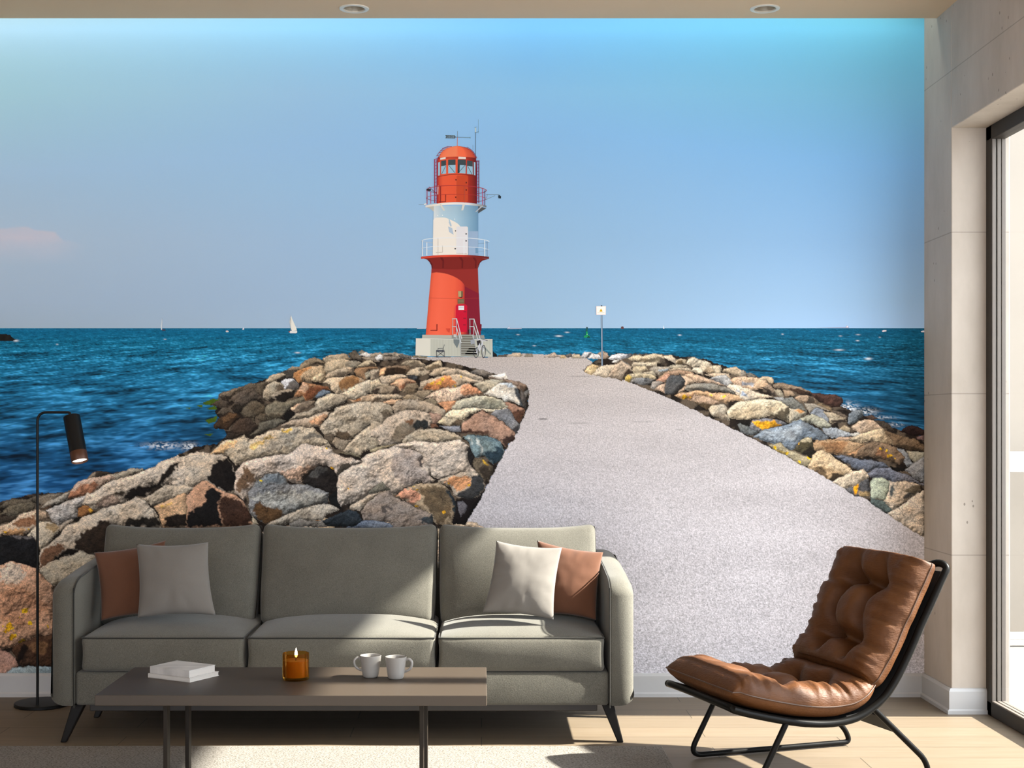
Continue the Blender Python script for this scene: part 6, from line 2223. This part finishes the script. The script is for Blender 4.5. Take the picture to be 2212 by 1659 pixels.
# two sled legs
for w_ in (0.0, CW):
    pts = [C(0.185, w_, 0.222), C(0.118, w_, 0.03), C(0.12, w_, RT), C(0.60, w_, RT), C(0.73, w_, RT + 0.012), C(0.50, w_, 0.235)]
    pts = [C(0.187, w_, 0.222), C(0.072, w_, RT), C(0.735, w_, RT), C(0.715, w_, 0.06), C(0.515, w_, 0.243)]
    obj('sled_leg', tube_bm(fillet(pts, [0, 0.055, 0.03, 0.06, 0], 8), 0.0098, 14), M_tube, chair, True)
# stretcher plate between the rear legs
bm = bmesh.new()
q = []
for u, z in ((0.545, 0.212), (0.61, 0.152), (0.618, 0.160), (0.553, 0.220)):
    q.append((bm.verts.new(C(u, 0.01, z)), bm.verts.new(C(u, CW - 0.01, z))))
for i in range(4):
    a, b = q[i], q[(i + 1) % 4]
    bm.faces.new((a[0], b[0], b[1], a[1]))
bm.faces.new([p[0] for p in q])
bm.faces.new([p[1] for p in q][::-1])
bmesh.ops.recalc_face_normals(bm, faces=list(bm.faces))
obj('stretcher', bm, M_sling, chair)
# sling
bm = bmesh.new()
S0, S1 = 0.02, cl[-1] - 0.02
ns, nw = 40, 6
g = []
for sgn in (0, 1):
    lay = []
    for i in range(ns + 1):
        u, z, nx, nz = along(S0 + (S1 - S0) * i / ns)
        row = []
        for j in range(nw + 1):
            w_ = CW * j / nw
            sag = 0.004 + 0.010 * (1 - (2 * j / nw - 1) ** 2) + sgn * 0.003
            row.append(bm.verts.new(C(u + nx * (0.008 - sag), w_, z + nz * (0.008 - sag))))
        lay.append(row)
    g.append(lay)
for i in range(ns):
    for j in range(nw):
        bm.faces.new((g[0][i][j], g[0][i + 1][j], g[0][i + 1][j + 1], g[0][i][j + 1]))
        bm.faces.new((g[1][i][j], g[1][i][j + 1], g[1][i + 1][j + 1], g[1][i + 1][j]))
for i in range(ns):
    for j in (0, nw):
        bm.faces.new((g[0][i][j], g[0][i + 1][j], g[1][i + 1][j], g[1][i][j]))
for j in range(nw):
    for i in (0, ns):
        bm.faces.new((g[0][i][j], g[0][i][j + 1], g[1][i][j + 1], g[1][i][j]))
bmesh.ops.recalc_face_normals(bm, faces=list(bm.faces))
obj('sling', bm, M_sling, chair, True)
# tufted cushions
def chair_cushion(name, s0, s1, w0, w1, T, seed, pits, rows, cols, lip=0.0):
    n1, n2 = 64, 56
    verts, idx = [], {}
    def hgt(a, b, up):
        ea = max(0, 1 - abs(a) ** 7) ** 0.5
        eb = max(0, 1 - abs(b) ** 6) ** 0.5
        e = ea * eb
        if not up:
            return -T * 0.42 * e
        h = T * 0.62 * e
        for (pa, pb, dp, rd) in pits:
            d2 = ((a - pa) * 1.15) ** 2 + (b - pb) ** 2
            h -= T * dp * math.exp(-d2 / rd ** 2) * e
        ja = 0.16 * (float(vnoise(np.array([b * 2.1 + seed]), np.array([seed * 3.1]))[0]) - 0.5)
        jb = 0.16 * (float(vnoise(np.array([a * 2.1 + seed * 2]), np.array([seed * 1.7]))[0]) - 0.5)
        for ra in rows:
            d = abs(a - ra - ja)
            h -= T * 0.40 * math.exp(-(d / 0.085) ** 2) * e * (0.30 + 0.70 * math.exp(-(b / 0.45) ** 4))
        for cb in cols:
            d = abs(b - cb - jb)
            h -= T * 0.42 * math.exp(-(d / 0.10) ** 2) * e * (1 - min(1, max(0, abs(a) - 0.50) / 0.32))
        k = max(abs(a), abs(b))
        ang = a * 13.0 if abs(b) >= abs(a) else b * 9.0
        rip = float(fbm(np.array([ang * 1.2 + seed + (7 if b > 0 else 0)]), np.array([seed * 2.0 + k * 0.7]), 2)[0]) - 0.5
        h += T * 0.50 * rip * max(0, (k - 0.5) / 0.5) ** 1.0 * e * (1.0 if abs(b) >= abs(a) else 0.12)
        h += T * 0.10 * (float(fbm(np.array([a * 3 + seed]), np.array([b * 3 - seed]), 3)[0]) - 0.5) * e
        return h
    faces = []
    for up in (1, 0):
        for i in range(n1 + 1):
            for j in range(n2 + 1):
                edge = i in (0, n1) or j in (0, n2)
                if edge and not up:
                    idx[(0, i, j)] = idx[(1, i, j)]
                    continue
                a, b = -1 + 2 * i / n1, -1 + 2 * j / n2
                a = 0.6 * a + 0.4 * math.sin(a * PI / 2)
                b = 0.6 * b + 0.4 * math.sin(b * PI / 2)
                s = s0 + (s1 - s0) * (a + 1) / 2
                w_ = w0 + (w1 - w0) * (b + 1) / 2
                u, z, nx, nz = along(s)
                h = hgt(a, b, up) + T * 0.46 + 0.004
                if s < 0:
                    u += s
                # rounded corners in plan
                cr = max(0, abs(a) - 0.8) * max(0, abs(b) - 0.8) / 0.04
                w_ -= math.copysign(0.016 * cr, b)
                wob = 0.006 * (float(vnoise(np.array([a * 7 + seed]), np.array([b * 7]))[0]) - 0.5)
                idx[(up, i, j)] = len(verts)
                verts.append(C(u + nx * h, w_ + wob, z + nz * h))
        for i in range(n1):
            for j in range(n2):
                q = [idx[(up, i, j)], idx[(up, i + 1, j)], idx[(up, i + 1, j + 1)], idx[(up, i, j + 1)]]
                faces.append(q)
    bm = bmesh.new()
    bv = [bm.verts.new(p) for p in verts]
    for q in faces:
        try:
            bm.faces.new([bv[i] for i in q])
        except ValueError:
            pass
    bmesh.ops.recalc_face_normals(bm, faces=list(bm.faces))
    o = obj(name, bm, M_lea, chair, 'all')
    ring = [idx[(1, i, 0)] for i in range(0, n1, 2)] + [idx[(1, n1, j)] for j in range(0, n2, 2)] + [idx[(1, i, n2)] for i in range(n1, 0, -2)] + [idx[(1, 0, j)] for j in range(n2, 0, -2)]
    obj('seam', tube_bm([verts[i] for i in ring], 0.0026, 8, closed=True), M_lseam, o, True)
    return o
SB = cl[min(range(len(pl_)), key=lambda i: abs(pl_[i].x - 0.545))]
chair_cushion('seat_cushion', -0.025, SB + 0.01, -0.022, CW + 0.022, 0.118, 2.3,
              [(-0.22, -0.34, 0.45, 0.24), (-0.22, 0.34, 0.45, 0.24), (0.42, -0.34, 0.40, 0.24), (0.42, 0.34, 0.40, 0.24)], (-0.22, 0.42), (-0.34, 0.34))
chair_cushion('back_cushion', SB - 0.012, cl[-1] + 0.02, -0.012, CW + 0.012, 0.135, 8.9,
              [(-0.36, -0.30, 0.46, 0.22), (-0.36, 0.34, 0.46, 0.22), (0.42, -0.30, 0.46, 0.22), (0.42, 0.34, 0.46, 0.22)], (-0.36, 0.42), (-0.30, 0.34))
